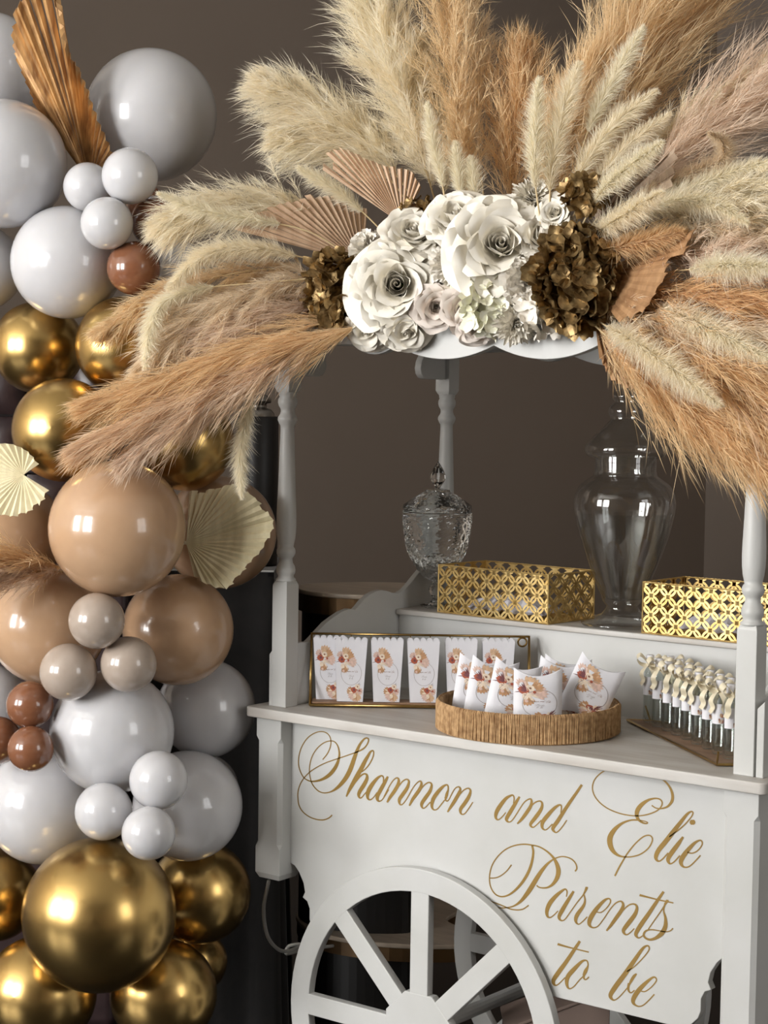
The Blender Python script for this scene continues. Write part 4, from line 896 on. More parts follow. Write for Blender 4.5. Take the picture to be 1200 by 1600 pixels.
# ------------------------------------------------------------------ printed cards: flat inks laid on a mapped surface
INKS = ['ink_tan', 'ink_palm', 'ink_red', 'ink_cream', 'ink_brown', 'ink_grey', 'ink_plum', 'ink_blush']
def print_mesh(fmap, aspect, scale=1.0):
    """watercolour bouquet, ring and script lines on the unit card; fmap(u,v)->3-D"""
    mb = MB(); rs = random.Random(4); lay = [0]
    def poly(pts, ink):
        lay[0] += 1; e = lay[0]*1e-6*2
        mb.add([fmap(u, v, e) for u, v in pts], [tuple(range(len(pts)))], INKS.index(ink))
    def leaf(cx, cy, a, L, w, ink):
        P = []
        for t in np.linspace(0, 1, 6): P.append((t*L, w*math.sin(PI*t**.8)))
        P += [(t*L, -w*math.sin(PI*t**.8)) for t in np.linspace(.8, .2, 4)]
        poly([(cx+(x*math.cos(a)-y*math.sin(a)), cy+(x*math.sin(a)+y*math.cos(a))*aspect) for x, y in P], ink)
    def palm(cx, cy, a, L, ink):
        # cut palm spear with a toothed rim
        pts = [(0, 0)]
        for i in range(11):
            q = a-.55+1.1*i/10; r = L*(.72+.28*math.cos((i-5)/5*1.1))*(1.0 if i % 2 else .86); pts.append((r*math.cos(q), r*math.sin(q)))
        poly([(cx+x, cy+y*aspect) for x, y in pts], ink)
    def disc(cx, cy, r, ink, n=8, jag=.15):
        poly([(cx+r*(1+rs.uniform(-jag, jag))*math.cos(2*PI*i/n), cy+r*aspect*(1+rs.uniform(-jag, jag))*math.sin(2*PI*i/n)) for i in range(n)], ink)
    def bouquet(cx, cy, a, s):
        palm(cx, cy, a, .34*s, 'ink_palm'); palm(cx+.02*s, cy, a-.6, .30*s, 'ink_tan'); palm(cx, cy, a+1.0, .24*s, 'ink_blush'); palm(cx+.05*s, cy-.02*s, a-1.25, .32*s, 'ink_blush'); palm(cx-.03*s, cy-.05*s, a-2.3, .26*s, 'ink_tan')
        for i in range(7): q = a+PI*.5+rs.uniform(-.9, .9); leaf(cx, cy, q, rs.uniform(.14, .24)*s, .010*s, 'ink_plum')
        for i in range(5): q = a-1.9+rs.uniform(-.5, .5); leaf(cx, cy-.03, q, rs.uniform(.16, .26)*s, .018*s, 'ink_cream')
        disc(cx-.05*s, cy-.0*s, .085*s, 'ink_red'); disc(cx+.06*s, cy+.045*s, .075*s, 'ink_cream'); disc(cx+.06*s, cy+.045*s, .022*s, 'ink_brown')
        disc(cx-.02*s, cy-.085*s, .06*s, 'ink_cream'); disc(cx-.04*s, cy+.0*s, .035*s, 'ink_plum'); disc(cx+.0*s, cy-.15*s, .035*s, 'ink_blush'); disc(cx+.13*s, cy-.01*s, .03*s, 'ink_red')
    R0 = .36; cx0, cy0 = .53, .47
    n = 40
    for i in range(n):                            # ring
        a, b = 2*PI*i/n, 2*PI*(i+1)/n
        q = [(cx0+r*math.cos(t), cy0+r*math.sin(t)*aspect) for r, t in ((R0, a), (R0, b), (R0-.012, b), (R0-.012, a))]
        mb.add([fmap(u, v, 0) for u, v in q], [(0, 1, 2, 3)], 5)
    bouquet(.26, .70, 1.15, 1.25); bouquet(.70, .20, -1.3, 1.2)
    # script lines
    def line(words, cy, width, ink):
        xs = [p[0] for w in words for a, b in TEXT2D[w] for p in a]; zs = [p[1] for w in words for a, b in TEXT2D[w] for p in a]
        x0, x1, z0, z1 = min(xs), max(xs), min(zs), max(zs); s = width/(x1-x0)
        for w in words:
            for a, b in TEXT2D[w]:
                f = lambda p: fmap(cx0+(p[0]-(x0+x1)/2)*s, cy0+cy+(p[1]-(z0+z1)/2)*s*aspect, 4e-6)
                mb.grid([[f(p) for p in a], [f(p) for p in b]], INKS.index(ink))
    line(['Shannon', 'and', 'Elie'], .035, .46, 'ink_brown'); line(['Parents'], -.035, .20, 'ink_grey'); line(['to', 'be'], -.075, .14, 'ink_grey')
    me = mb.mesh('printed_design', INKS); return me

# popcorn boxes
BW, BH, BD = .067, .124, .024                     # width, front height, depth at the top
def box_wall(w0, w1, h, nsc, mp):
    """tapered wall with scalloped top: mp(x, z) -> 3-D"""
    pts = [(-w0/2, 0), (w0/2, 0), (w1/2, h)]
    sw = w1/nsc; r = sw/2
    for i in range(nsc):
        cx = w1/2-sw*(i+.5)
        for k in range(1, 7): a = PI*k/7; pts.append((cx+r*math.cos(a), h+r*1.05*math.sin(a)))
        if i < nsc-1: pts.append((cx-r, h))
    pts.append((-w1/2, h)); return pts
def make_popcorn_box():
    root = thing('popcorn_box', '', 'box', (0, 0, 0))
    b0, b1 = BW*.80, BW; e0, e1 = BD*.74, BD; T = .0006
    yf = lambda z: -(e0+(e1-e0)*z/BH)/2; xs = lambda z: (b0+(b1-b0)*z/BH)/2
    fr = MB().prism(box_wall(b0, b1, BH, 5, None), lambda x, z: (x, yf(z), z), lambda x, z: (x, yf(z)+T, z)).build('front_wall', 'card_white', root)
    MB().prism(box_wall(b0, b1, BH, 5, None), lambda x, z: (x, -yf(z)-T, z), lambda x, z: (x, -yf(z), z)).build('back_wall', 'card_white', root)
    for s in (-1, 1):
        MB().prism(box_wall(e0, e1, BH, 3, None), lambda y, z: (s*xs(z), y, z), lambda y, z: (s*(xs(z)-T), y, z)).build('side_wall', 'card_white', root)
    MB().box(-b0/2, b0/2, -e0/2, e0/2, 0, .0008).build('box_bottom', 'card_white', root)
    asp = BW/BH
    me = print_mesh(lambda u, v, e: ((u-.5)*(b0+(b1-b0)*v)*.98, yf(v*BH)-.0003-e, v*BH), asp*1.0)
    link('printed_design', me, fr)
    return root
pop0 = make_popcorn_box()
GPB = 'popcorn boxes in the brass rack'
RK = math.atan2(_rt[1], _rt[0])                   # the rack stands square to the viewer's side
# brass rack with wooden base
A0 = np.array([.031, .041]); e1_ = np.array([math.cos(RK), math.sin(RK)]); e2_ = np.array([-math.sin(RK), math.cos(RK)])
LR, DR = .45, .054
def rk(u, v, z): q = A0+e1_*u+e2_*v; return (q[0], q[1], ZT+z)
rack = thing('brass_rack', 'slim brass wire rack with wooden base holding the popcorn boxes', 'rack', rk(LR/2, DR/2, 0), world=True)
MB().prism([(.004, .003), (LR-.004, .003), (LR-.004, DR-.003), (.004, DR-.003)], lambda a, b: rk(a, b, .003), lambda a, b: rk(a, b, .011)).build('wood_base', 'wood_base', rack)
for nm, pts in (('front_rail', [rk(0, 0, .005), rk(LR, 0, .005)]), ('back_rail', [rk(0, DR, .005), rk(LR, DR, .005)]), ('end_rail', [rk(0, 0, .005), rk(0, DR, .005)]), ('end_rail', [rk(LR, 0, .005), rk(LR, DR, .005)]),
                ('top_rail', [rk(0, DR, .145), rk(LR, DR, .145)]), ('upright', [rk(0, DR, .004), rk(0, DR, .147)]), ('upright', [rk(LR, DR, .004), rk(LR, DR, .147)]), ('slant_wire', [rk(0, 0, .005), rk(0, DR, .145)]), ('slant_wire', [rk(LR, 0, .005), rk(LR, DR, .145)])):
    MB().tube(pts, .0024 if nm != 'front_rail' else .0034, 8).build(nm, 'brass', rack, smooth=True)
for k in range(1, 11): MB().tube([rk(LR*k/11, DR, .145), rk(LR*k/11, DR, .128)], .0011, 6).build('wire_tick', 'brass', rack)
rg = [(rk(LR-.014+.009*math.cos(a), DR-.004, .134+.009*math.sin(a))) for a in np.linspace(0, 2*PI, 20)]
MB().tube(rg, .0022, 6, cap=False).build('ring', 'brass', rack, smooth=True)

pops = [(513,.0395,.0,.0,'popcorn box at the rack end by the turned cart post, overlapped by its neighbour'),
        (546,.0145,-.02,.012,'tilted popcorn box standing in front of the one by the turned cart post'),
        (603,.0165,.02,0,'upright popcorn box between the tilted one and the one beside the dark gap'),
        (660,.0165,.02,-.006,'popcorn box just before the dark gap in the row'),
        (719,.027,-.03,0,'popcorn box half hidden behind the pillow boxes, next to the dark gap'),
        (777,.030,.02,0,'popcorn box mostly hidden behind the pillow boxes at the ring end of the rack')]
for i, (x, v, rz, tl, lab) in enumerate(pops):
    o = pop0 if i == 0 else copy_tree(pop0)
    o.location = rk((x-484)/F*3.91, v, .0118); o.rotation_euler = (0, tl, RK+rz); o['label'] = lab; o['group'] = GPB

# round jute-wrapped tray
BC = np.array([.505, .130]); BR_ = .176; BHt = .056
bk = thing('jute_tray', 'round shallow tray wrapped in brown jute cord holding the pillow boxes', 'tray', (BC[0], BC[1], ZT), None)
prof = [(BR_-.004, 0), (BR_, .004), (BR_, BHt-.004), (BR_-.003, BHt), (BR_-.008, BHt), (BR_-.010, BHt-.004), (BR_-.010, .006)]
MB().lathe(prof, 96).build('tray_wall', 'jute', bk, smooth=True)
MB().lathe([(.001, .004), (BR_-.009, .004)], 64).build('tray_floor', 'black_plastic', bk)
cord = MB(); ncord = 330
for k in range(ncord):
    a = 2*PI*k/ncord+random.uniform(-.003, .003); r = BR_+.0008; w = random.uniform(.0014, .0019); tilt = random.uniform(-.012, .012)
    cord.tube([((r-.004)*math.cos(a), (r-.004)*math.sin(a), BHt+.001), (r*math.cos(a), r*math.sin(a), BHt-.004), (r*math.cos(a+tilt*.5), r*math.sin(a+tilt*.5), BHt*.5), (r*math.cos(a+tilt), r*math.sin(a+tilt), .003)], w, 5, cap=False)
cd_ = cord.build('cord_wrap', 'jute', bk, smooth=True); cd_['kind'] = 'stuff'

# pillow boxes
PWD, PHT, PTH = .092, .126, .026
def make_pillow_box():
    root = thing('pillow_box', '', 'box', (0, 0, 0))
    def surf(u, v, s, e=0.):
        x = (u-.5)*PWD; bulge = PTH/2*math.sqrt(max(0, 1-(2*u-1)**2))
        cut = .016*(1-(2*u-1)**2)
        z = v*PHT; zc = cut+(PHT-2*cut)*v
        fl = math.sin(PI*min(max(v, .0), 1))**.35 if 0 < v < 1 else 0
        return (x, s*(bulge*(.55+.45*fl)+e), zc)
    N, K = 15, 9
    for s, nm in ((-1, 'front_flap'), (1, 'back_flap')):
        o = MB().grid([[surf(i/(N-1), j/(K-1), s) for i in range(N)] for j in range(K)]).build(nm, 'card_white', root, smooth=True)
        if s == -1:
            link('printed_design', print_mesh(lambda u, v, e: surf(min(max(u, .01), .99), min(max(v, .01), .99), -1, .0004+e), PWD/PHT), o)
    for v, s in ((0, 1), (1, -1)):
        G = []
        for q in (-1, 0, 1):
            G.append([((i/(N-1)-.5)*PWD, q*PTH/2*.55*math.sqrt(max(0, 1-(2*i/(N-1)-1)**2)), (surf(i/(N-1), v, 1)[2]+(0 if q else s*.006*(1-(2*i/(N-1)-1)**2)))) for i in range(N)])
        MB().grid(G).build('end_flap', 'card_white', root, smooth=True)
    return root
pb0 = make_pillow_box(); GPI = 'pillow boxes in the jute tray'
pils = [(.012,-.080,0,-.06,.0,'frontmost pillow box, standing upright with its whole design showing'),
        (-.045,-.042,.06,-.06,.20,'pillow box leaning against the frontmost one on the popcorn side'),
        (-.082,-.002,.06,-.06,.16,'pillow box second from the popcorn side, leaning sideways'),
        (-.103,.038,.06,-.06,.14,'pillow box at the popcorn end, mostly covered by its neighbour'),
        (.052,.012,-.05,-.06,.14,'shadowed pillow box tucked between the frontmost and the tilted one'),
        (.090,-.034,-.06,-.06,.42,'strongly tilted pillow box leaning over the tray rim toward the bottles'),
        (.070,.056,-.05,-.06,.1,'pillow box behind the strongly tilted one, only its corner showing')]
for i, (s_, t_, rz, rx, ry, lab) in enumerate(pils):
    o = pb0 if i == 0 else copy_tree(pb0)
    q = BC+e1_*s_+e2_*t_
    o.location = (q[0], q[1], ZT+.0042+abs(math.sin(ry))*PWD/2+abs(math.sin(rx))*.004); o.rotation_euler = Euler((rx, ry, RK+rz), 'XYZ'); o['label'] = lab; o['group'] = GPI

# ------------------------------------------------------------------ glass jars on the shelf
jd = 3.915; jc = at_depth(971.5, 985, jd); jar = thing('apothecary_jar', 'tall clear glass apothecary jar with a domed stacked lid', 'jar', (jc[0], jc[1], ZS))
js = jd/F; jz = lambda y: (1003-y)*js*.98-.0; base_y = 978
jz = lambda y: (base_y-y)*js
jp = [(2, 976), (62, 976), (64, 972), (50, 966), (32, 958), (26, 950), (25, 945), (31, 938), (33, 930), (37, 922), (46, 900), (58, 870), (70, 835), (78, 800), (79.5, 785), (77, 770), (70, 757), (58, 748), (50, 743), (48, 735), (48, 712)]
MB().lathe([(r*js, jz(y)) for r, y in jp], 56).build('jar_body', 'jar_glass', jar, smooth=True)
MB().lathe([(r*js*.97, jz(y)) for r, y in [(2, 938), (30, 934), (36, 918), (45, 898), (57, 868), (69, 833), (77, 800)]], 56).build('jar_inside', 'jar_glass', jar, smooth=True)
lp = [(47, 742), (46.5, 716), (60, 712), (64, 704), (63, 696), (52, 683), (36, 668), (26, 657), (23, 655), (28, 648), (29, 640), (26, 634), (20, 630), (18, 628), (23, 622), (22, 614), (14, 610), (8, 606), (3, 602), (.5, 600)]
MB().lathe([(r*js, jz(y)) for r, y in lp], 56).build('jar_lid', 'jar_glass', jar, smooth=True)

cdp = 4.213; cp = at_depth(681, 950, cdp); cry = thing('crystal_jar', 'cut crystal candy jar with pointed lid finial on a stemmed foot', 'jar', (cp[0], cp[1], ZS))
cs = cdp/F; cz = lambda y: (948-y)*cs
def cut_lathe(prof, name, par, n=64, diamond=0., rows=14):
    """lathe whose wall is cut with a raised diamond lattice"""
    P = catmull([(r*cs, cz(y), 0) for r, y in prof], 8); mb = MB(); G = []
    for i, p in enumerate(P):
        row = []
        for k in range(n+1):
            a = 2*PI*k/n; t = i/len(P)*rows
            dd = diamond*(abs(((k/4+t) % 1)-.5)+abs(((k/4-t) % 1)-.5)-.5) if 3 < i < len(P)-3 else 0
            if k % 16 in (0,) and diamond: dd = diamond*.6
            row.append(((p[0]+dd)*math.cos(a), (p[0]+dd)*math.sin(a), p[1]))
        G.append(row)
    return mb.grid(G).build(name, 'crystal', par)
cut_lathe([(8, 906), (22, 898), (36, 880), (46, 860), (51, 838), (54, 812), (54, 798)], 'bowl', cry, 64, .0022, 12)
MB().lathe([(r*cs*.93, cz(y)) for r, y in [(.5, 900), (20, 894), (34, 877), (43, 859), (48, 838), (51, 812), (51, 800), (54, 797)]], 48).build('bowl_inside', 'crystal', cry, smooth=True)
cut_lathe([(53, 797), (54, 792), (52, 787), (42, 780), (30, 772), (20, 767), (18, 764), (8, 762)], 'lid', cry, 64, .0018, 6)
fin = [(3, 762), (6, 757), (12, 748), (12, 741), (7, 730), (3, 724), (.5, 720)]
MB().lathe([(r*cs, cz(y)) for r, y in fin], 8).build('finial', 'crystal', cry)
MB().lathe([(r*cs, cz(y)) for r, y in [(.5, 947), (24, 947), (25, 944), (10, 940), (5, 934), (9, 928), (12, 920), (9, 911), (5, 908), (9, 905)]], 12).build('foot', 'crystal', cry)

# ------------------------------------------------------------------ pierced gold boxes
import bmesh
def lattice_panel(w, h, pitch):
    """flat sheet of interlocking rings cut to w x h, in the XZ plane, thickness along Y"""
    bm = bmesh.new(); a = pitch; Rr = a*.60; bw = a*.062; t = .0012; n = 24
    nx = int(w/a)+2; nz = int(h/a)+2
    off = a/2
    for sub in (0, 1):
        for i in range(-1, nx+1):
            for j in range(-1, nz+1):
                cx, cz_ = i*a+(off if sub else 0), j*a+(off if sub else 0)
                if cx < -Rr or cx > w+Rr or cz_ < -Rr or cz_ > h+Rr: continue
                rr = a*.46
                vs = []
                for k in range(n):
                    q = 2*PI*k/n; c, s = math.cos(q), math.sin(q)
                    vs.append([bm.verts.new((cx+r*c, y, cz_+r*s)) for r, y in ((rr+bw, 0), (rr+bw, t), (rr-bw, t), (rr-bw, 0))])
                for k in range(n):
                    A, B = vs[k], vs[(k+1) % n]
                    for m_ in range(4):
                        if m_ != 1 or True: bm.faces.new((A[m_], A[(m_+1) % 4], B[(m_+1) % 4], B[m_]))
    for co, no in (((0, 0, 0), (-1, 0, 0)), ((w, 0, 0), (1, 0, 0)), ((0, 0, 0), (0, 0, -1)), ((0, 0, h), (0, 0, 1))):
        bmesh.ops.bisect_plane(bm, geom=bm.verts[:]+bm.edges[:]+bm.faces[:], plane_co=co, plane_no=no, clear_outer=True)
    me = bpy.data.meshes.new('lattice_panel'); bm.to_mesh(me); bm.free(); me.materials.append(M['lattice_gold']); return me
LW, LD, LH = .298, .160, .104
PF, PS = lattice_panel(LW, LH, .0385), lattice_panel(LD, LH, .0385)
def gold_box(label, x, y, rot):
    root = thing('pierced_gold_box', label, 'box', (x, y, ZS), 'pierced gold boxes'); root.rotation_euler = (0, 0, rot)
    for me, loc, rz in ((PF, (0, 0, 0), 0), (PF, (0, LD, 0), 0), (PS, (0.001, 0, 0), PI/2), (PS, (LW, 0, 0), PI/2)):
        o = link('lattice_panel', me, root); o.location = loc; o.rotation_euler = (0, 0, rz); o['kind'] = 'stuff'
    b = .0016
    for z in (b, LH-b):
        for p, q in (((0, 0), (LW, 0)), ((LW, 0), (LW, LD)), ((LW, LD), (0, LD)), ((0, LD), (0, 0))):
            MB().tube([(p[0], p[1], z), (q[0], q[1], z)], b, 6).build('rim_wire', 'lattice_gold', root)
    for p in ((0, 0), (LW, 0), (LW, LD), (0, LD)): MB().tube([(p[0], p[1], 0), (p[0], p[1], LH)], b, 6).build('corner_wire', 'lattice_gold', root)
    MB().box(0, LW, 0, LD, .0005, .002).build('base_plate', 'lattice_gold', root)
    return root
gb1 = gold_box('pierced gold metal box between the crystal jar and the tall glass jar', .096, .392, -.083)
gb2 = gold_box('pierced gold metal box between the tall glass jar and the right cart post', .606, .385, -.03)
def tissue(label, x, y, w, d, seed):
    rs = random.Random(seed); n = 14; G = []
    H = [[rs.uniform(.012, .046)*math.sin(PI*(i+.3)/(n-.4))**.4*math.sin(PI*(j+.3)/(n-.4))**.4+.004 for i in range(n)] for j in range(n)]
    o = MB().grid([[(x+w*(i/(n-1)-.5)+rs.uniform(-.003, .003), y+d*(j/(n-1)-.5)+rs.uniform(-.003, .003), ZS+H[j][i]) for i in range(n)] for j in range(n)]).build('tissue_paper', 'tissue')
    tag(o, label, 'paper')
tissue('crumpled white paper inside the gold box by the crystal jar', .252, .455, .20, .11, 3)
tissue('crumpled white paper inside the gold box by the right cart post', .765, .455, .22, .11, 5)

# ------------------------------------------------------------------ mini bottles on a glass tray
T0 = at_plane(980, 1128, 2, ZT)[:2]; T1 = at_plane(1120, 1198, 2, ZT)[:2]
tq = [T0, T1, T1+np.array([.035, .03]), np.array([.985, .20]), np.array([.86, .355]), T0+np.array([.04, .022])]
tray = thing('glass_tray', 'angular brass-edged glass tray under the ribboned mini bottles', 'tray', (float(np.mean([p[0] for p in tq])), float(np.mean([p[1] for p in tq])), ZT), world=True)
MB().prism([tuple(p) for p in tq], lambda a, b: (a, b, ZT+.003), lambda a, b: (a, b, ZT+.005)).build('glass_plate', 'wood_base', tray)
ctr = np.mean(tq, axis=0)
for i in range(6):
    p, q = tq[i], tq[(i+1) % 6]; MB().tube([(p[0], p[1], ZT+.004), (q[0], q[1], ZT+.004)], .0026, 6).build('brass_edge', 'brass', tray)
    pu, qu = p+(p-ctr)*.10, q+(q-ctr)*.10
    if i in (1, 2, 5): MB().tube([(p[0], p[1], ZT+.004), (pu[0], pu[1], ZT+.030)], .002, 6).build('brass_edge', 'brass', tray)
def ribbon_strip(mb, pts, w, wd):
    P = catmull(pts, 5); G = [[], []]; wd = np.array(wd, float)
    for i, p in enumerate(P):
        t = P[min(i+1, len(P)-1)]-P[max(i-1, 0)]; t = t/(np.linalg.norm(t)+1e-9)
        s = wd-t*np.dot(wd, t); s = s/(np.linalg.norm(s)+1e-9)*w/2
        G[0].append(tuple(p-s)); G[1].append(tuple(p+s))
    mb.grid(G)
def make_bottle():
    root = thing('mini_bottle', '', 'bottle', (0, 0, 0)); r = .0120
    MB().lathe([(.0005, .001), (r*.8, .001), (r, .004), (r, .096), (r*.92, .104), (r*.55, .112), (r*.5, .115), (r*.5, .122)], 20).build('glass_bottle', 'bottle_glass', root, smooth=True)
    MB().lathe([(.0005, .0065), (r*.62, .0065), (r*.86, .012), (r*.86, .094), (r*.78, .102), (r*.45, .110)], 16).build('glass_inside', 'bottle_glass', root, smooth=True)
    MB().lathe([(r*.62, .117), (r*.64, .119), (r*.64, .132), (r*.58, .134), (.0005, .134)], 16).build('cap', 'card_white', root, smooth=True)
    w = MB(); N = 9
    mp = lambda u, v, e=0.: ((r+.0006+e)*math.sin((u-.5)*2.6), -(r+.0006+e)*math.cos((u-.5)*2.6), .056+.036*v)
    lb = w.grid([[mp(i/(N-1), j) for i in range(N)] for j in (0, 1)]).build('paper_label', 'card_white', root, smooth=True)
    pm = MB(); rs = random.Random(2)
    for k in range(12):
        u, v, q, ink = (rs.uniform(.5, .95), rs.uniform(.05, .45), rs.uniform(.05, .11), rs.choice([0, 1, 2, 2, 3, 4]))
        pm.add([mp(u+q*.7*math.cos(a), v+q*math.sin(a), .0003+k*4e-6) for a in np.linspace(0, 2*PI, 8)[:-1]], [tuple(range(7))], ink)
    for v in (.72, .60): pm.add([mp(.25, v, .0003), mp(.65, v, .0003), mp(.65, v+.02, .0003), mp(.25, v+.02, .0003)], [(0, 1, 2, 3)], 5)
    link('printed_design', pm.mesh('printed_design', INKS), lb)
    c = np.array([0, -r*.66, .116])
    for s in (-1, 1):
        rb = MB(); ribbon_strip(rb, [c, c+(s*.008, -.004, .012), c+(s*.017, -.006, .019), c+(s*.024, -.005, .012), c+(s*.018, -.002, .002), c+(s*.007, -.001, -.002), c], .013, (s*.25, .75, .45)); rb.build('ribbon_loop', 'ribbon', root, smooth=True)
        rb = MB(); ribbon_strip(rb, [c, c+(s*.007, -.008, -.006), c+(s*.013, -.010, -.018), c+(s*.010, -.006, -.030), c+(s*.015, -.006, -.040)], .0105, (.8, .5*s, .3)); rb.build('ribbon_tail', 'ribbon', root, smooth=True)
    MB().lathe([(r*.58, .1125), (r*.70, .116), (r*.58, .1195)], 12).build('ribbon_band', 'ribbon', root, smooth=True)
    MB().lathe([(.0005, -.004), (.004, -.002), (.0045, .002), (.0005, .005)], 8, (0, -r*.72, .116)).build('ribbon_knot', 'ribbon', root, smooth=True)
    return root
b0_ = make_bottle(); GBT = 'ribboned mini bottles on the glass tray'
line = [(1012,1132),(1029,1139),(1047,1147),(1064,1154),(1082,1163),(1097,1173),(1117,1180),(1137,1188)]
k = 0
pa, pb_ = at_plane(1013, 1133, 2, ZT)[:2], at_plane(1139, 1190, 2, ZT)[:2]
for row, nrow in ((0, 9), (1, 7)):
    for i in range(nrow):
        o = b0_ if k == 0 else copy_tree(b0_)
        q = pa+(pb_-pa)*(i/8)+np.array([.018, .024])*row*1.15+(pb_-pa)/16*row
        o.location = (q[0]+random.uniform(-.001, .001), q[1]+random.uniform(-.001, .001), ZT+.005); o.rotation_euler = (0, 0, RK+random.uniform(-.5, .4))
        od = ('first', 'second', 'third', 'fourth', 'fifth', 'sixth', 'seventh', 'eighth', 'ninth')[i]
        o['label'] = ('%s ribboned mini bottle of the front row, counted from the jute tray' % od, '%s mini bottle of the half-hidden back row, counted from the jute tray' % od)[row]
        o['group'] = GBT+(', front row', ', back row')[row]; k += 1

# ------------------------------------------------------------------ things behind the cart and the balloons
def draped(root, x0, x1, y0, y1, z, mat):
    """cloth to the floor with vertical folds"""
    per = []
    for (a, b, c, d) in ((x0, y0, x1, y0), (x1, y0, x1, y1), (x1, y1, x0, y1), (x0, y1, x0, y0)):
        L = math.hypot(c-a, d-b); n = max(8, int(L/.015))
        for i in range(n): per.append((a+(c-a)*i/n, b+(d-b)*i/n, (d-b)/L, -(c-a)/L))
    G = []
    for j in range(7):
        v = j/6; row = []
        for i, (px_, py_, nx, ny) in enumerate(per+per[:1]):
            f = .018*v*(math.sin(i*.9)+.5*math.sin(i*.37+1))+.02*v
            row.append((px_+nx*f, py_+ny*f, z*(1-v)+.005*v))
        G.append(row)
    MB().grid(G).build('cloth_skirt', mat, root, smooth=True)
    MB().box(x0, x1, y0, y1, z-.012, z).build('table_top', mat, root)
    return root
pd = at_depth(405, 893, 4.55)
dt = thing('draped_table', 'black draped table standing behind the balloons and the left end of the cart', 'table', (pd[0], pd[1], 0))
dt.rotation_euler = (0, 0, RK); draped(dt, -.42, .035, 0, .42, float(pd[2]), 'black_cloth')
MB().tube([(-.42, -.002, float(pd[2])+.001), (.035, -.002, float(pd[2])+.001)], .0025, 6).build('hem_piping', 'cable_white', dt)
uc = at_depth(401, 893, 4.72); us = 4.72/F
urn = thing('black_urn', 'black cylindrical drinks dispenser with stepped steel lid behind the cart post', 'dispenser', (uc[0], uc[1], pd[2]), world=False)
uz = lambda y: (893-y)*us
MB().lathe([(.001, 0), (31*us, 0), (32*us, 3*us), (32*us, uz(664)), (31*us, uz(661)), (.001, uz(660))], 32).build('body', 'black_plastic', urn, smooth=True)
MB().lathe([(26*us, uz(661)), (25*us, uz(656)), (20*us, uz(650)), (13*us, uz(648)), (13*us, uz(641)), (20*us, uz(640)), (20*us, uz(633)), (14*us, uz(628)), (.001, uz(626))], 32).build('lid', 'steel', urn, smooth=True)
# kidney-shaped bar table
kd = 4.85; ks = kd/F; kc = at_depth(556, 918, kd)
kp = [(-.150, -.02), (-.135, .07), (-.06, .13), (.05, .15), (.16, .13), (.15, .05), (.125, -.02), (.17, -.10), (.16, -.17), (.02, -.175), (-.10, -.12)]
kout = [tuple(p) for p in catmull(kp, 6, closed=True)]
def kmap(z, s=1.0): return lambda a, b: (kc[0]+(a*CR[0]-b*-_fw[0])*s, kc[1]+(a*CR[1]-b*-_fw[1])*s, z)
kt = thing('bar_table', 'brown kidney-shaped bar table with bronze rim behind the cart', 'table', (kc[0], kc[1], 0), world=True)
KZ = float(at_depth(556, 918, kd)[2])
MB().prism(kout, kmap(KZ), kmap(KZ-.012)).build('table_top', 'bronze_wood', kt, bevel=.003)
MB().prism(kout, kmap(KZ-.012, .985), kmap(KZ-.055, .985)).build('rim', 'bronze_edge', kt)
MB().prism(kout, kmap(KZ-.055, .90), kmap(.0, .90)).build('body', 'black_plastic', kt)
# tufted dark armchair behind the balloons
cc = at_depth(10, 640, 4.35)
ch = thing('leather_chair', 'dark brown buttoned leather chair behind the gold balloons at the picture edge', 'chair', (cc[0], cc[1], 0), world=False)
ch.rotation_euler = (0, 0, RK)
def cushion(nm, x0, x1, y0, y1, z0, z1, puff=.02, par=ch):
    N = 9; mb = MB()
    G = [[(x0+(x1-x0)*i/(N-1), y0-puff*(math.sin(PI*i/(N-1))*math.sin(PI*j/(N-1)))**.5, z0+(z1-z0)*j/(N-1)) for i in range(N)] for j in range(N)]
    Bk = [[(x, y1, z) for x, y, z in row] for row in G]
    mb.grid(G); mb.grid(Bk)
    edge = [(0, i) for i in range(N)]+[(j, N-1) for j in range(1, N)]+[(N-1, i) for i in range(N-2, -1, -1)]+[(j, 0) for j in range(N-2, 0, -1)]
    n = len(edge); mb.add([G[a][b] for a, b in edge]+[Bk[a][b] for a, b in edge], [(i, (i+1) % n, n+(i+1) % n, n+i) for i in range(n)])
    mb.build(nm, 'dark_leather', par, smooth=True)
zt = float(cc[2])
for i in range(-2, 3):
    for j in range(4): cushion('tuft_panel', i*.105-.05, i*.105+.05, -.04, .05, zt+.12-(j+1)*.13, zt+.12-j*.13-.006, .025)
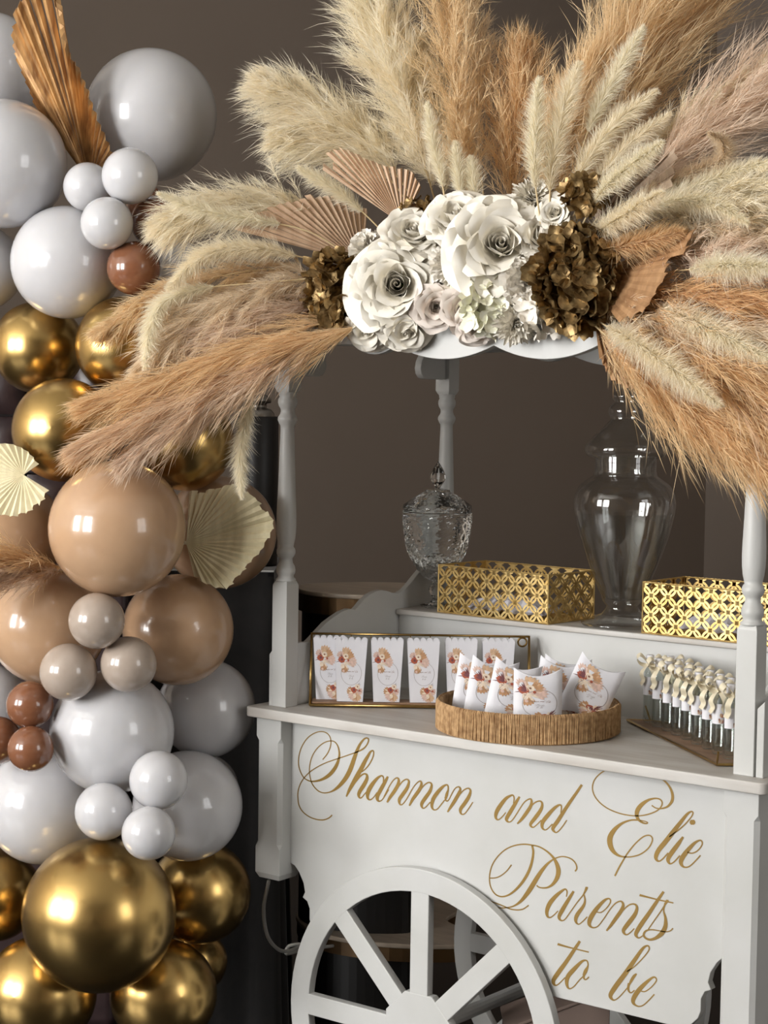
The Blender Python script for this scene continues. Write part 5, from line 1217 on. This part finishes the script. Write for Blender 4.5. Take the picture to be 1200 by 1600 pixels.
MB().box(-.30, .28, .02, .08, zt-.55, zt+.13).build('back_frame', 'dark_leather', ch, bevel=.02)
MB().box(-.30, .28, -.12, .08, .12, zt-.45).build('seat_block', 'dark_leather', ch, bevel=.03)
for sx in (-.27, .25): MB().box(sx-.02, sx+.02, -.10, -.06, 0, .12).build('leg', 'black_plastic', ch); MB().box(sx-.02, sx+.02, .03, .07, 0, .12).build('leg', 'black_plastic', ch)
# under and behind the cart: cable, round low table, taupe storage panel
cb = [at_plane(420, 1376, 1, .06), at_plane(412, 1420, 1, .08), at_plane(418, 1462, 1, .12), at_plane(436, 1484, 1, .18), at_plane(455, 1485, 1, .22), at_plane(470, 1476, 1, .28), at_plane(452, 1478, 1, .33), at_plane(448, 1490, 1, .33), at_plane(475, 1484, 1, .42), at_plane(520, 1478, 1, .55)]
tag(MB().tube(catmull(cb, 6), .0042, 8).build('power_cable', 'cable_white', smooth=True), 'white power cable hanging from the cart base post into a loop', 'cable')
lz = float(at_depth(640, 1424, 4.95)[2])
MB().prism([(a*1.4+.07, b*1.4) for a, b in kout], kmap(lz), kmap(lz-.012)).build('lower_shelf', 'bronze_wood', kt, bevel=.003)
MB().prism([(a*1.38+.07, b*1.38) for a, b in kout], kmap(lz-.012), kmap(lz-.045)).build('lower_rim', 'bronze_edge', kt)
sp = (.565, .165)                                # on the floor between the wheels, clear of the axle
sb = thing('storage_box', 'taupe storage box with slanted lid standing on the floor behind the front wheel', 'box', (*sp, 0)); sb.rotation_euler = (0, 0, RK)
sd = float((np.array([*sp, .4])-CAM) @ _fw); sz = float(at_depth(800, 1560, sd)[2])
MB().prism([(-.10, 0), (.10, 0), (.10, sz+.02), (-.10, sz-.06)], lambda a, b: (a, -.01, b), lambda a, b: (a, .12, b)).build('box_body', 'taupe_board', sb, bevel=.002)
MB().prism([(-.104, sz-.062), (.104, sz+.022), (.104, sz+.028), (-.104, sz-.056)], lambda a, b: (a, -.014, b), lambda a, b: (a, .124, b)).build('box_lid', 'taupe_board', sb, bevel=.001)
